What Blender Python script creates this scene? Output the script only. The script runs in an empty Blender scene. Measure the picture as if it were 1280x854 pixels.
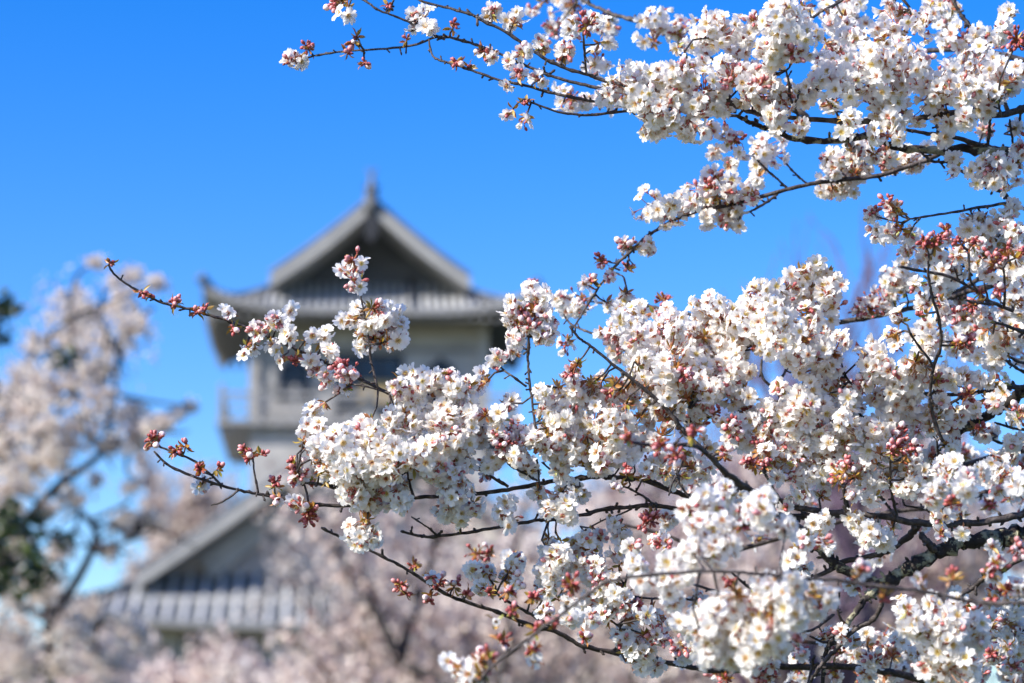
import bpy, math, random
import numpy as np
from mathutils import Vector, Matrix, Euler, noise as mnoise

R = math.radians
sc = bpy.context.scene
COL = sc.collection

# ------------------------------------------------------------------ camera
LENS, SENSOR, FOCUS = 85.0, 36.0, 3.5
PITCH = R(12.0)
cam_data = bpy.data.cameras.new('camera')
cam = bpy.data.objects.new('camera', cam_data)
COL.objects.link(cam)
cam.location = (0, 0, 1.6)
cam.rotation_euler = (R(90) + PITCH, 0, 0)
cam_data.lens = LENS
cam_data.sensor_width = SENSOR
cam_data.clip_start = 0.05
cam_data.clip_end = 3000
cam_data.dof.use_dof = True
cam_data.dof.focus_distance = FOCUS
cam_data.dof.aperture_fstop = 4.1
cam_data.dof.aperture_blades = 0
sc.camera = cam

# ------------------------------------------------------------------ sky, sun, exposure
SUN_EL = R(35)
SUN_AZ = Vector((-0.84, -0.54, 0)).normalized()          # where the sun stands: left and a little behind the camera
S = Vector((SUN_AZ.x * math.cos(SUN_EL), SUN_AZ.y * math.cos(SUN_EL), math.sin(SUN_EL)))
world = bpy.data.worlds.new('World')
sc.world = world
world.use_nodes = True
wn = world.node_tree
wn.nodes.clear()
w_out = wn.nodes.new('ShaderNodeOutputWorld')
w_bg = wn.nodes.new('ShaderNodeBackground')
w_sky = wn.nodes.new('ShaderNodeTexSky')
w_sky.sky_type = 'NISHITA'
w_sky.sun_disc = False
w_sky.sun_elevation = SUN_EL
w_sky.sun_rotation = math.atan2(S.x, S.y)
w_sky.altitude = 0
w_sky.air_density = 1.15
w_sky.dust_density = 0.6
w_sky.ozone_density = 4.5
w_hs = wn.nodes.new('ShaderNodeHueSaturation')
w_hs.inputs['Saturation'].default_value = 1.43
w_hs.inputs['Hue'].default_value = 0.519
w_hs.inputs['Value'].default_value = 1.0
wn.links.new(w_sky.outputs[0], w_hs.inputs['Color'])
wn.links.new(w_hs.outputs[0], w_bg.inputs[0])
w_bg.inputs[1].default_value = 0.122
wn.links.new(w_bg.outputs[0], w_out.inputs[0])

sun_data = bpy.data.lights.new('sun', 'SUN')
sun_data.energy = 4.2
sun_data.angle = R(0.53)
sun_data.color = (1.0, 0.93, 0.83)
sun = bpy.data.objects.new('sun', sun_data)
COL.objects.link(sun)
sun.location = (-20, -10, 30)
sun.rotation_euler = S.to_track_quat('Z', 'Y').to_euler()

sc.view_settings.view_transform = 'Standard'
sc.view_settings.look = 'None'
sc.view_settings.exposure = 1.0
sc.view_settings.gamma = 1.0
sc.render.engine = 'CYCLES'
sc.cycles.use_denoising = True
sc.cycles.max_bounces = 16
sc.cycles.diffuse_bounces = 11
sc.cycles.transmission_bounces = 10
sc.cycles.transparent_max_bounces = 8
# ---- foreground tree, traced as x,y in a 1280x854 frame; d = metres behind (+) or before (-) the focused twig
# branches: thickness at first point, thickness at last point, depth at first, depth at last : points
BRANCHES = """
5 10 0 .1: 905,122 916,130 940,140 996,148 1073,152 1105,149 1142,149 1193,141 1246,144 1280,136 1315,130
5 13 .05 .2: 922,145 940,154 956,160 993,173 1046,176 1081,170 1100,178 1123,184 1169,189 1219,187 1262,192 1315,200
4 8 .1 .2: 1126,161 1160,167 1190,171 1232,183 1262,190
3.5 5 .1 .2: 1150,190 1166,202 1185,203 1203,214 1219,224 1240,234 1257,244 1266,255 1315,282
2.5 4 0 .15: 1137,274 1161,270 1206,263 1257,254
2 2.5 0 .02: 1140,285 1150,273
3 4 .1 .2: 1259,278 1280,284 1315,292
2.5 6.5 .3 .3: 715,412 725,397 738,375 754,351 767,335 783,319 802,301 821,287 850,272 882,262 911,257 945,248 998,233 1041,226 1097,220 1123,212 1150,203 1180,190
2.5 3.5 .3 .35: 911,262 932,266 950,258 972,243
2.5 3 .35 .4: 940,194 958,212 975,227 985,236
2.5 3 .35 .4: 983,205 996,219 1008,229
2 2.5 .3 .3: 760,327 767,329 772,328
2 2.5 .3 .3: 783,338 785,328 786,320
2 2.5 .28 .28: 780,347 772,342 763,342
3 3 .3 .25: 706,396 712,404 725,411 744,418 760,426
4 8 .5 .4: 746,378 802,382 834,388 866,394 910,408 960,414 1036,404 1089,396 1153,382 1185,373 1230,360 1315,345
3 8 0 .15: 192,564 213,583 254,600 296,612 320,617 347,622 386,630 429,632 480,629 519,622 559,620 605,616 648,610 688,602 733,597 770,597 807,601 839,613 870,623 920,636 972,645 1014,645 1057,643
3 10 -.05 .05: 712,408 725,424 738,432 770,459 802,483 831,509 850,533 863,547 890,573 914,600 940,613 975,629 1020,639 1057,642 1105,646 1150,654 1195,655 1240,651 1280,643 1315,636
4 8 -.5 -.3: 786,552 810,556 840,557 866,557 887,570 906,589 938,613 970,640 1010,665
3 7 .05 .1: 500,664 520,669 537,671 570,668 612,661 668,651 690,650 728,644 752,637 786,634 818,632 850,637 890,648 940,652 1000,650
2 3 .05 .05: 514,646 530,656 545,668
2 2.5 .1 .1: 735,660 757,649 770,645 790,636
3 10 .05 .35: 402,660 425,671 465,689 504,709 533,727 570,748 622,765 661,781 694,789 728,807 770,816 813,825 853,832 890,838 938,837 980,834 1046,833 1100,838 1126,843 1165,855 1240,880 1315,905
3 4 .05 .1: 620,742 635,752 664,768 693,787
14 24 .05 .1: 1110,729 1121,720 1137,709 1169,691 1195,680 1227,675 1254,672 1280,671 1320,668
8 14 .1 .05: 1000,665 1012,676 1028,691 1046,707 1073,720 1095,727 1115,727
4 11 .05 .05: 1026,890 1028,854 1033,813 1044,800 1062,776 1073,760 1084,747 1100,738 1115,726
4 7 .05 .0: 1008,870 1012,854 1028,829 1046,811 1068,787 1089,776 1100,760 1103,742
5 10 .1 .05: 990,738 1006,728 1038,712 1060,701 1100,693 1124,680 1140,666 1146,654
9 9 .05 .05: 1150,668 1158,676 1168,688
4 5 -.75 -.75: 600,852 611,837 648,808 680,784 706,765 749,733 770,725 802,720 866,715 914,715 940,717 975,719 1006,723 1046,725 1089,732 1153,739 1206,751 1235,755 1315,775
3 4 .0 .05: 988,790 1014,788 1030,778 1042,768
3 4 .05 .05: 1012,795 1030,803 1044,800
3 3.5 0 .05: 1049,739 1047,760 1050,772 1060,784
3 4 .05 .05: 1009,856 1014,838 1018,820
6 7 -.1 -.1: 1203,741 1215,736 1227,725 1250,714 1315,700
3 5 .1 .1: 860,728 887,737 919,744 960,746 1000,735
3 4 .1 .1: 855,748 882,751 910,744
3 4 .1 .1: 914,715 932,731 945,736 980,738
2.5 3 .05 .1: 775,784 774,800 773,814
2.5 3 .05 .1: 781,731 784,740 791,745 815,748 855,748
2.5 4.5 .15 .1: 392,70 433,64 467,62 515,57 549,46 575,50 600,58 626,68 664,85 690,95 720,104 760,112 820,122 905,126
2.5 3 .1 .1: 446,45 450,55 455,63
2 3 .1 .1: 456,80 455,70 455,62
2.5 4.5 .1 .05: 536,50 541,70 555,77 572,82 600,92 627,101 653,106 693,117 733,125 770,130 840,134 920,140
2.5 3.5 .1 .1: 440,-8 454,0 474,13 495,21 515,30 535,42 556,49
2.5 3 .1 .1: 492,0 487,10 482,16
3 5 0 0: 520,-5 531,3 567,12 590,19 600,24 637,43 672,68 706,85 733,93 752,100 800,110 870,118 910,125
2.5 4 0 .05: 655,124 664,128 698,140 733,144 773,140 830,138 925,145
4 6 .75 .5: 705,-20 728,0 749,11 770,19 797,27 834,43 860,60 900,80 960,110 1010,146
3 3 -.05 0: 729,45 731,68 733,93
2.5 3 0 .05: 855,62 860,76 866,90
3 4 .1 .1: 1060,-5 1048,4 1033,11 1017,21 1000,40
3 4 .1 .1: 1124,-6 1139,16 1131,43 1125,70 1115,110 1105,148
4 6 .35 .3: 1188,-8 1195,8 1209,29 1217,41 1235,80 1260,138
3 4 0 0: 983,88 985,100 990,128 998,144
2.5 3 0 0: 1017,108 1028,118 1040,130 1050,150
2.5 3 0 0: 1000,110 997,122 993,132
2.5 3 0 .05: 1248,128 1250,140 1251,146
2.5 3 .05 .1: 1262,149 1264,165 1268,190
3 4 .05 .1: 1170,150 1172,160 1172,168
3.5 4 .1 .15: 1238,145 1237,160 1235,178
2.5 6 0 .1: 136,332 143,343 161,357 183,369 204,379 233,385 258,393 289,402 320,415 351,427 379,441 401,451 420,458 453,475 486,491 527,504 557,515 600,530 640,545 690,562 725,580 770,596
2 2.5 0 0: 440,480 460,484 478,489 487,491
2.5 4 0 .05: 557,555 571,564 586,576 612,595 636,608
2.5 3 0 0: 640,584 656,592 672,601
2.5 3 0 0: 671,574 673,588 674,603
2.5 3 0 .0: 677,578 697,594 717,608 726,608
3 3.5 0 0: 660,415 661,427 660,450 662,480 669,530 676,555
2.5 3 0 0: 630,463 640,470 658,483
2.5 3.5 -.02 0: 509,587 511,600 517,622
2 3 0 0: 440,318 445,335 452,375 459,410 464,450 472,485
3 3 0 0: 188,553 215,565 240,575 262,592 277,607
2.5 3 0 0: 316,570 318,590 323,616
2.5 3 0 0: 264,632 280,626 297,614
3 4 0 0: 375,604 397,605 429,614 455,628
2.5 3 -.02 .0: 372,590 380,605 386,628
3 6 -.15 .0: 1123,333 1147,338 1185,345 1217,362 1240,378 1280,394 1315,406
3 5 -.15 .0: 1161,319 1161,346 1166,373 1174,399 1176,432 1167,459 1163,490 1165,515 1178,552
3 3.5 -.15 -.12: 1211,314 1212,346 1222,366
3 4 -.15 -.1: 1254,335 1256,360 1255,384
2.5 3 -.15 -.13: 1193,335 1198,350
2.5 3 -.15 -.1: 1230,354 1235,374
3 4 -.15 -.1: 1206,375 1225,379 1240,379
3 5 -.1 .0: 1222,396 1248,404 1280,415 1315,428
3 3 -.1 -.05: 1137,415 1148,432 1162,450 1166,460
3 3.5 .3 .2: 1182,293 1190,306 1200,322 1215,345
8 16 .2 .15: 1180,556 1200,540 1232,520 1254,507 1280,490 1320,472
3.5 7 .05 .15: 1060,478 1097,491 1137,491 1171,493 1200,493 1232,489 1262,484 1285,485
2.5 3 .05 .05: 1056,468 1065,480 1080,486
3 3 0 .08: 1187,467 1195,478 1206,489
3 3 .05 .1: 1070,515 1080,522 1091,533 1105,560
3 4 .05 .1: 1180,510 1196,500 1205,493
3 5 .1 .2: 1227,432 1259,446 1290,458 1320,466
3 4 .1 .2: 1256,450 1270,460 1290,470
3 4 .1 .15: 1300,530 1280,523 1251,509
3 4 .2 .2: 1243,528 1265,535 1320,552
3 4 .2 .2: 1238,549 1259,555 1290,549 1320,540
3.5 5 .2 .2: 1219,598 1232,586 1246,576 1275,560 1320,548
3 4.5 -.05 .05: 1113,574 1113,600 1117,628 1122,648
3 3.5 -.05 0: 1054,609 1056,628 1058,642
2.5 3 0 .1: 1171,542 1172,560 1175,585 1180,655
3 4 -.05 0: 956,592 966,610 979,630
3 4 0 0: 1098,618 1108,630 1120,646
2.5 3 .1 .1: 1131,632 1158,638 1180,655
3 5 .25 .1: 993,441 984,460 972,483 980,504 1010,518 1040,560 1062,640
3 4 .25 .2: 936,498 955,500 980,504
3 4 .25 .25: 952,449 953,472 969,486
3 3 .2 .2: 1006,470 1002,488 998,510
3 3 .1 .1: 916,427 919,454 922,480 925,520
2.5 3 0 .05: 829,478 831,492 832,509
2.5 3 0 .05: 862,510 864,525 860,545
2.5 3 -.05 -.05: 836,620 840,605 848,590 856,570
2.5 3 -.05 -.05: 846,585 850,605 862,622
2.5 3 0 .05: 740,575 752,588 768,598
2.5 3 0 .05: 785,610 800,618 820,632
4 7 .7 .6: 900,822 1000,802 1120,815 1220,800 1320,790
4 8 .6 .6: 760,652 830,668 900,690 1050,652 1180,630 1320,600
4 8 .6 .5: 950,62 1080,75 1200,62 1320,90
4 8 .6 .5: 1125,380 1200,362 1320,300
4 8 .6 .5: 790,478 900,502 1000,552 1150,590 1320,560
"""
# blossom clusters: x, y, radius (px), depth, open blossoms, buds
CLUSTERS = """
616 13 12 0 4 3;644 24 15 0 7 2;666 13 14 .8 4 2;714 11 28 .8 16 6;693 37 20 .8 8 10;760 32 22 .7 5 12;736 29 16 -.05 0 14
760 52 8 0 2 1;653 64 10 0 2 4;677 57 14 0 4 4;706 64 16 0 5 6;744 77 18 .2 8 1;637 77 9 .1 3 2;611 70 10 .1 2 4;649 90 9 .05 1 4
672 98 11 .05 3 1;633 109 7 .05 1 1;634 143 7 0 1 0;654 155 9 0 2 1;715 122 18 .4 8 2;750 128 18 .4 7 2;657 130 6 0 0 4
775 108 22 0 14 1;795 125 24 0 14 0;815 100 24 0 14 2;815 140 22 0 13 0;840 120 26 0 15 3;850 90 22 0 10 8;865 145 22 0 13 0;880 115 24 0 13 4
895 135 20 0 11 2;812 165 13 0 6 0;842 158 16 0 8 0;818 53 24 .5 15 0;847 42 20 .5 10 6;898 45 32 .1 28 2;877 55 18 .2 8 2;914 100 22 0 10 14;932 80 18 .1 10 0
887 160 14 .2 5 4;916 173 18 .2 7 8;893 190 7 .2 2 0;914 206 10 .2 3 2;895 221 10 .25 1 8
980 35 38 -.05 36 6;958 77 22 -.05 12 0;1004 16 20 0 10 4;993 66 18 -.05 8 10;1060 45 38 .35 24 4;1046 70 20 .3 10 4;1065 24 25 .35 12 0
1123 40 26 .1 14 3;1147 30 20 .1 8 3;1174 10 16 .1 6 4;1110 88 34 0 34 0;1068 106 32 0 28 0;1040 93 20 0 10 3;967 122 26 0 16 0;1006 117 18 0 10 5;948 110 18 0 8 8
1166 101 28 0 20 4;1206 88 28 .05 18 0;1232 106 28 .05 20 0;1259 101 22 .05 14 0;1200 53 24 .3 12 8;1232 61 26 .3 14 2;1180 117 22 0 12 0;1222 125 20 0 12 0
1254 35 16 .2 6 2;1272 50 22 -.05 0 24;1259 16 16 .2 6 0;1100 138 14 -.03 6 0;1123 138 16 -.03 7 0;1062 149 14 -.03 5 0;1057 165 9 -.03 3 0;1110 170 16 -.03 10 0
1180 173 16 .05 6 2;1208 149 14 -.03 5 0;1187 154 10 0 4 0;972 157 18 0 7 2;998 160 14 0 5 2;956 181 26 .35 12 0;948 207 18 .4 6 0;1038 197 14 .25 6 5
1084 191 28 .35 22 0;1068 215 20 .35 12 0;1137 202 22 .35 12 0;1115 210 12 .3 3 4;1246 207 26 .05 16 4;1267 213 22 .05 12 0;1195 197 8 .1 2 0;1190 215 8 .1 3 0;1275 186 8 .05 1 2;1270 160 14 .15 5 0;1230 162 16 .25 4 5
650 385 16 0 7 10;672 375 18 0 10 6;685 400 16 0 8 4;640 400 10 0 4 2;660 410 20 0 7 14;685 420 14 0 6 3;643 423 12 0 5 2;637 437 8 0 2 0
666 357 12 .6 0 8;717 373 22 .45 10 4;700 375 14 .45 4 1;720 386 16 .4 4 4;730 354 6 .3 1 0;738 350 6 .3 0 4;752 327 12 .3 0 10;783 306 16 .3 4 8;810 311 13 .3 5 3;783 335 8 .3 0 6;762 346 9 .3 1 5
829 261 28 .3 22 4;874 245 20 .3 10 2;892 234 22 .28 10 6;914 248 24 .3 12 8;908 274 14 .3 4 6;885 274 10 .3 4 0;932 240 20 .3 8 3;924 283 7 .3 1 0
783 378 14 .3 5 2;766 384 9 .3 3 0;829 375 12 .4 0 8;794 396 24 .15 12 3;775 410 20 .15 8 4;820 415 26 .1 16 4;754 418 10 .15 2 5;770 428 20 .15 8 6;802 431 26 .1 14 3;834 426 24 .1 14 0;852 426 20 .1 10 0
879 383 18 .1 8 1;900 388 22 .1 12 3;919 404 24 .1 14 2;884 415 24 .1 14 2;932 410 22 .1 12 0;905 431 24 .1 14 0;706 433 14 .3 3 4
1054 229 24 .35 14 0;1041 242 16 .35 8 0;1073 221 16 .35 8 0;1090 270 14 .05 5 4;1115 262 14 .05 4 8;1095 290 14 .05 5 4;1120 288 16 .05 7 2;1135 295 12 .05 4 1;1110 252 12 0 0 8
1134 311 16 .15 5 4;1131 330 16 .35 6 0;1105 372 20 .4 8 4;1131 354 22 .35 12 0;1110 346 12 .45 3 0;1089 383 22 .4 5 14;1073 388 14 .4 1 8;1155 301 10 -.15 0 8;1171 301 14 -.15 0 12
1171 325 24 .15 11 0;1169 354 20 .15 10 0;1190 340 20 .2 9 0;1232 285 28 .15 18 0;1240 306 26 .15 14 0;1227 314 20 .15 8 0;1216 274 8 .1 2 0;1264 261 12 .1 5 0;1270 301 18 .2 9 0
1198 301 8 -.15 0 6;1219 301 8 -.15 0 6;1240 327 20 -.12 1 16;1262 314 14 -.1 0 10;1276 317 8 -.1 0 5;1182 287 9 .3 0 8;1270 341 20 0 10 0;1270 367 20 0 10 0;1248 364 9 -.12 0 8;1227 365 6 -.12 0 4
1123 396 10 -.08 4 3;1113 418 8 -.08 3 3;1150 396 9 -.12 0 6;1158 420 22 .05 10 0;1200 394 14 -.1 2 12;1216 383 12 -.12 0 10;1208 426 14 -.1 1 14;1232 415 18 0 8 3;1259 420 20 0 12 0;1232 396 12 -.08 4 4
956 367 20 .05 9 0;982 362 22 .05 12 2;1001 340 16 .05 8 0;1014 362 26 .05 18 0;1038 343 16 .05 9 0;1033 362 16 .05 9 0;1028 394 18 .15 7 3;956 404 28 0 22 0;985 407 28 0 20 0;1004 426 24 0 16 0;969 426 22 0 14 0;1033 428 18 0 10 0;1094 434 14 .02 6 0
137 329 4 0 0 2;178 366 5 0 0 3;186 369 5 0 0 3;218 378 9 0 0 7;245 391 8 0 0 6;258 385 6 0 0 3;285 393 9 0 2 3;293 412 8 0 0 5;323 413 14 0 5 8;345 400 14 0 4 6;357 388 7 0 2 0;314 435 9 0 3 1;304 444 6 0 1 0;361 418 10 0 3 0
339 437 6 0 2 0;350 452 5 0 1 0;367 451 10 0 0 10;386 418 8 0 2 0;406 419 12 0 5 0;414 440 12 0 5 0;386 447 12 0 4 0;392 463 10 0 3 2;432 463 22 -.03 2 28;407 472 14 0 3 6;429 488 10 0 2 3
450 395 14 0 7 0;470 385 16 0 9 4;490 405 18 0 10 0;470 420 18 0 9 6;485 430 14 0 7 0;455 415 12 0 4 5;498 425 12 0 3 5;436 400 10 0 4 0;440 327 19 0 7 4;447 352 20 0 2 5
506 467 8 0 1 0;498 485 14 0 5 3;522 480 18 0 9 2;543 477 16 0 8 0;567 483 14 0 6 0;559 468 5 0 0 2;586 480 16 0 6 4;596 486 8 0 2 0;562 499 14 0 6 0;517 501 18 0 8 2;506 517 20 0 10 0;490 533 14 0 5 0;533 528 24 0 16 0
559 539 20 0 10 5;580 520 20 0 10 2;607 520 18 0 9 2;599 552 22 0 10 0;572 552 18 0 8 3;620 541 16 0 6 3;631 555 20 -.03 3 24;644 570 14 0 5 0;612 578 12 0 4 0;636 504 10 .1 3 4;628 515 7 .08 0 6
389 515 13 0 4 0;382 532 9 0 2 0;386 541 12 0 4 0;400 533 10 0 3 0;432 549 22 -.03 12 0;458 547 24 -.03 14 0;400 565 18 -.03 9 0;426 570 24 -.05 14 0;453 581 28 -.05 20 0;480 565 26 -.05 18 0;408 594 16 -.03 8 0;442 608 24 -.05 14 4;469 597 24 -.05 14 0
490 586 24 -.05 16 0;517 560 22 -.03 13 3;522 584 22 -.03 12 0;546 584 20 -.03 10 3;567 592 18 0 8 5;586 586 12 0 2 0;503 605 12 0 4 1;469 618 24 -.03 12 6;448 634 22 0 10 0;490 629 16 0 4 3;573 618 22 -.02 12 3;554 640 16 0 8 0;594 634 18 0 8 0;575 648 14 0 5 0;460 660 22 0 12 0
344 602 8 0 0 6;373 592 18 0 2 16;365 576 7 0 0 4;389 605 6 0 0 4;347 625 8 0 1 3;373 629 12 0 3 4;386 648 14 0 0 16;392 640 7 0 0 5
192 550 14 0 0 16;221 562 9 0 0 6;233 554 4 0 0 2;250 587 10 0 0 6;275 583 4 0 0 2;252 608 9 0 2 2;306 562 7 0 0 5;329 568 4 0 0 2;310 573 5 0 0 3;619 450 15 0 5 4
712 467 16 0 3 14;714 483 18 0 7 0;704 504 22 0 12 0;728 493 20 0 10 0;744 485 16 0 7 0;717 520 22 0 12 3;682 515 13 0 4 0;744 515 24 0 14 0;773 517 20 0 9 0;760 491 8 0 1 6;776 491 8 0 2 0;791 531 18 0 8 0;765 539 22 0 11 0;706 544 22 0 11 0
690 533 16 0 7 0;664 549 16 0 6 3;645 541 12 0 2 14;685 563 14 0 4 6;669 560 6 0 0 5;698 581 20 0 9 0;725 576 20 0 9 0;752 555 16 0 7 0;765 579 18 0 8 0;783 573 14 0 6 0;661 587 12 0 3 0;613 581 10 0 2 0
783 587 9 -.03 0 6;813 555 14 0 4 2;807 592 12 0 3 0;829 589 14 0 5 2;866 584 18 0 8 3;853 597 18 0 7 0;770 443 16 .2 5 3;797 443 22 .15 11 2;813 462 20 .1 9 0;821 438 20 .15 9 0;853 451 24 .03 14 0;834 467 14 0 5 0;839 480 18 0 9 3
855 470 14 -.03 1 16;869 478 18 0 8 4;855 493 18 0 8 0;882 483 18 0 8 0;807 483 18 .05 8 0;791 472 9 .05 3 2;810 509 12 .03 4 0;826 525 18 0 7 5;847 509 12 0 4 0;877 515 16 0 6 0;900 462 20 .05 10 0;919 475 24 .05 13 0;932 488 16 .05 8 0
911 493 20 .03 9 3;916 451 20 .08 10 0;882 440 20 .08 9 0;916 536 20 0 4 18;892 517 12 0 1 5;932 544 16 0 8 2;908 565 14 0 3 5;884 557 10 0 3 0;935 576 12 -.02 1 10;786 547 8 -.5 0 5;826 557 14 -.5 0 8;868 541 10 -.5 0 6;844 571 14 -.5 0 12
882 629 22 -.6 9 2;906 618 16 -.5 6 3;860 637 12 -.6 3 0;930 640 16 -.6 5 4;698 624 20 0 9 2;688 637 16 0 6 0;709 640 18 0 9 0;672 618 12 0 4 0;725 618 10 0 3 0;637 648 20 0 9 6;770 608 10 -.02 1 4;815 648 13 0 0 14
956 435 16 .1 7 0;1020 446 26 .05 16 1;1030 462 20 .05 11 0;1001 456 10 .08 4 0;1100 451 26 0 16 2;1137 456 24 0 14 2;1089 467 14 0 6 2;1123 472 20 0 10 0;1153 459 14 0 6 0;1171 475 14 0 2 8;1187 475 12 0 4 0
1046 488 14 .03 4 2;1062 496 12 .03 4 3;1073 504 10 .03 2 1;1094 499 14 .03 5 0;1118 509 18 .03 8 0;1137 507 12 .03 4 0;1076 483 10 .03 0 8;998 509 22 .03 11 0;1025 499 16 .03 6 0;982 520 20 .03 9 0;1004 533 22 0 12 3;1033 525 24 0 14 0;1054 533 20 0 10 0
1020 547 20 0 8 6;1033 563 24 0 12 0;1057 552 20 0 10 0;1084 541 20 0 9 2;1001 571 24 0 12 0;972 555 22 0 10 3;951 536 18 0 8 3;961 568 16 0 7 0;945 552 10 -.02 0 8;977 587 18 0 8 0;956 579 8 -.04 0 10;1022 584 20 0 9 0;1006 600 16 0 6 0;1057 581 14 -.03 1 12;1001 618 9 -.02 3 0;1028 611 14 0 4 0
1110 523 20 0 10 0;1110 541 16 0 7 0;1126 549 18 -.04 1 22;1116 563 16 -.05 1 16;1094 565 12 -.03 3 0;1142 560 12 -.04 1 10;1163 512 20 .03 10 0;1158 533 22 .03 11 0;1174 507 14 .03 4 3;1177 525 16 .03 5 0
1089 608 16 -.03 6 1;1105 597 14 -.03 5 0;1126 611 16 -.03 7 0;1142 597 18 -.03 8 2;1137 576 14 0 5 2;1158 592 14 0 5 0;1073 592 8 0 2 0;1068 618 7 -.03 1 2;1092 624 12 -.03 3 0;1054 602 6 -.03 0 5;1044 597 8 -.03 0 6
1206 470 14 .05 5 0;1222 475 10 .05 3 0;1219 443 8 .05 2 0;1243 454 14 .1 6 0;1251 475 12 .1 3 0;1235 477 8 .1 2 0;1209 432 14 -.05 1 12;1259 438 18 .1 8 0;1211 496 14 .05 1 8;1243 504 10 .05 2 2;1235 504 8 .05 0 5;1254 491 8 .05 1 0;1222 512 10 .1 3 0
1187 555 14 .05 5 0;1190 571 8 .05 2 0;1222 539 16 .25 6 0;1240 541 16 .3 5 0;1267 525 12 .3 3 0;1267 571 20 .1 10 0;1259 592 22 -.2 11 0;1272 608 14 -.4 4 0;1248 613 12 -.2 2 4;1185 592 20 -.35 8 0;1209 597 16 -.4 5 3;1206 613 16 -.45 5 0;1171 613 16 -.4 6 0;1166 624 12 -.4 4 0;1190 629 12 -.45 0 6;1238 632 12 -.4 1 6;1227 592 16 -.25 5 0;948 634 20 -.65 7 0
690 699 20 0 10 1;688 717 14 0 6 0;706 709 16 0 7 0;704 691 9 0 3 0;685 736 12 0 4 0;725 707 12 0 4 0;733 675 14 .05 5 1;749 675 12 .05 2 6;768 656 12 .05 3 1;778 672 14 .05 5 0;770 693 14 .03 4 0;744 707 14 .03 6 3;741 725 14 .03 4 3;757 717 8 .03 0 6
608 715 12 .05 4 3;635 717 14 .05 2 7;650 725 10 .05 2 3;640 699 20 .5 6 0;611 693 14 .6 0 8;635 739 14 -.3 1 7;611 741 8 -.2 0 6;666 747 10 -.3 0 6;714 731 16 -.5 0 10;680 763 16 -.1 3 5;642 765 12 -.5 0 6;620 776 6 -.6 1 0;627 800 14 -.6 0 6;669 787 8 -.6 0 4;666 813 14 -.6 1 5;693 779 8 -.6 0 4;666 826 7 -.6 1 0
608 821 16 -.7 0 10;600 838 14 -.7 2 8;566 833 14 -.7 4 3;596 824 10 -.7 0 9;586 850 10 -.7 3 0;501 732 10 .2 0 8;517 707 8 .2 0 6;507 742 6 .2 0 4;540 722 8 .1 1 4;550 729 12 .1 0 8;537 751 6 .1 0 4;570 728 8 .1 0 6;592 715 16 .05 5 1;602 735 12 .05 4 0;583 742 7 .05 0 4;596 692 18 .6 0 12;642 702 18 .5 5 0
760 741 16 0 7 0;741 752 16 0 7 0;770 744 14 0 6 0;714 755 14 -.05 4 0;714 773 16 -.3 6 0;736 773 16 -.1 5 2;754 768 14 0 4 3;730 797 9 -.2 1 4;781 755 14 0 4 2;797 757 9 0 0 8;791 771 12 0 3 0;807 773 10 0 3 2;783 797 18 .05 7 2;802 803 16 .05 5 4;807 818 14 .05 5 0;818 832 8 .05 2 0;805 834 8 .05 2 0;823 797 18 .0 4 12;850 808 16 0 3 10;791 818 8 .05 2 0
797 707 16 -.5 6 0;805 725 8 -.6 2 0;821 675 10 -.05 2 5;829 680 14 -.1 2 8;791 693 8 0 2 0;837 701 18 -.6 6 0;834 728 18 -.65 7 0;855 720 16 -.65 5 0;863 688 20 -.65 6 0;887 675 24 -.65 8 0;911 685 18 -.65 6 0;892 699 16 -.65 5 0;906 656 16 -.65 4 0;868 656 14 -.65 3 0;927 656 12 -.55 0 10;842 752 18 -.5 5 0
892 770 28 -.7 14 0;919 760 26 -.7 13 0;876 792 24 -.7 11 0;911 797 30 -.7 15 0;887 818 24 -.7 10 0;927 813 26 -.7 12 0;852 776 20 -.5 7 0;908 850 12 -.2 0 6;914 733 14 -.5 0 8;807 654 12 0 0 8
953 640 18 -.65 6 0;982 659 16 -.65 5 0;959 664 9 -.6 0 4;1020 656 12 -.03 5 0;1033 651 9 -.03 3 0;1028 680 14 -.35 4 2;1006 678 9 -.35 2 2;993 699 10 -.35 3 2;1073 656 14 -.02 5 0;1094 667 20 -.02 9 0;1105 678 16 -.02 6 0
964 733 24 -.75 9 0;990 733 20 -.75 7 0;1017 744 18 -.65 7 0;988 768 26 -.75 11 0;956 755 24 -.75 9 0;1020 763 14 -.65 4 0;964 792 26 -.75 11 0;948 810 24 -.75 10 0;972 808 16 -.75 5 0;993 797 9 -.6 1 6
1150 726 7 -.72 1 0;1166 755 14 -.4 4 0;1195 755 12 -.4 3 2;1134 765 20 -.4 7 1;1153 787 24 -.4 12 0;1169 805 24 -.4 12 0;1190 779 22 -.4 10 0;1209 789 20 -.4 9 0;1224 800 16 -.4 6 0;1163 824 22 -.4 10 0;1185 834 24 -.4 11 0;1174 848 20 -.4 8 0;1195 813 18 -.4 7 0
1246 707 16 -.5 1 10;1238 717 10 -.5 1 6;1272 685 14 -.5 1 8;1259 739 14 -.5 0 10;1240 749 8 -.5 0 4;1275 733 12 -.5 4 0;1240 683 6 -.25 1 0;1193 715 9 -.72 0 6;1174 648 10 -.1 3 0;1203 662 9 -.1 2 0;1177 667 7 -.1 1 2
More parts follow.
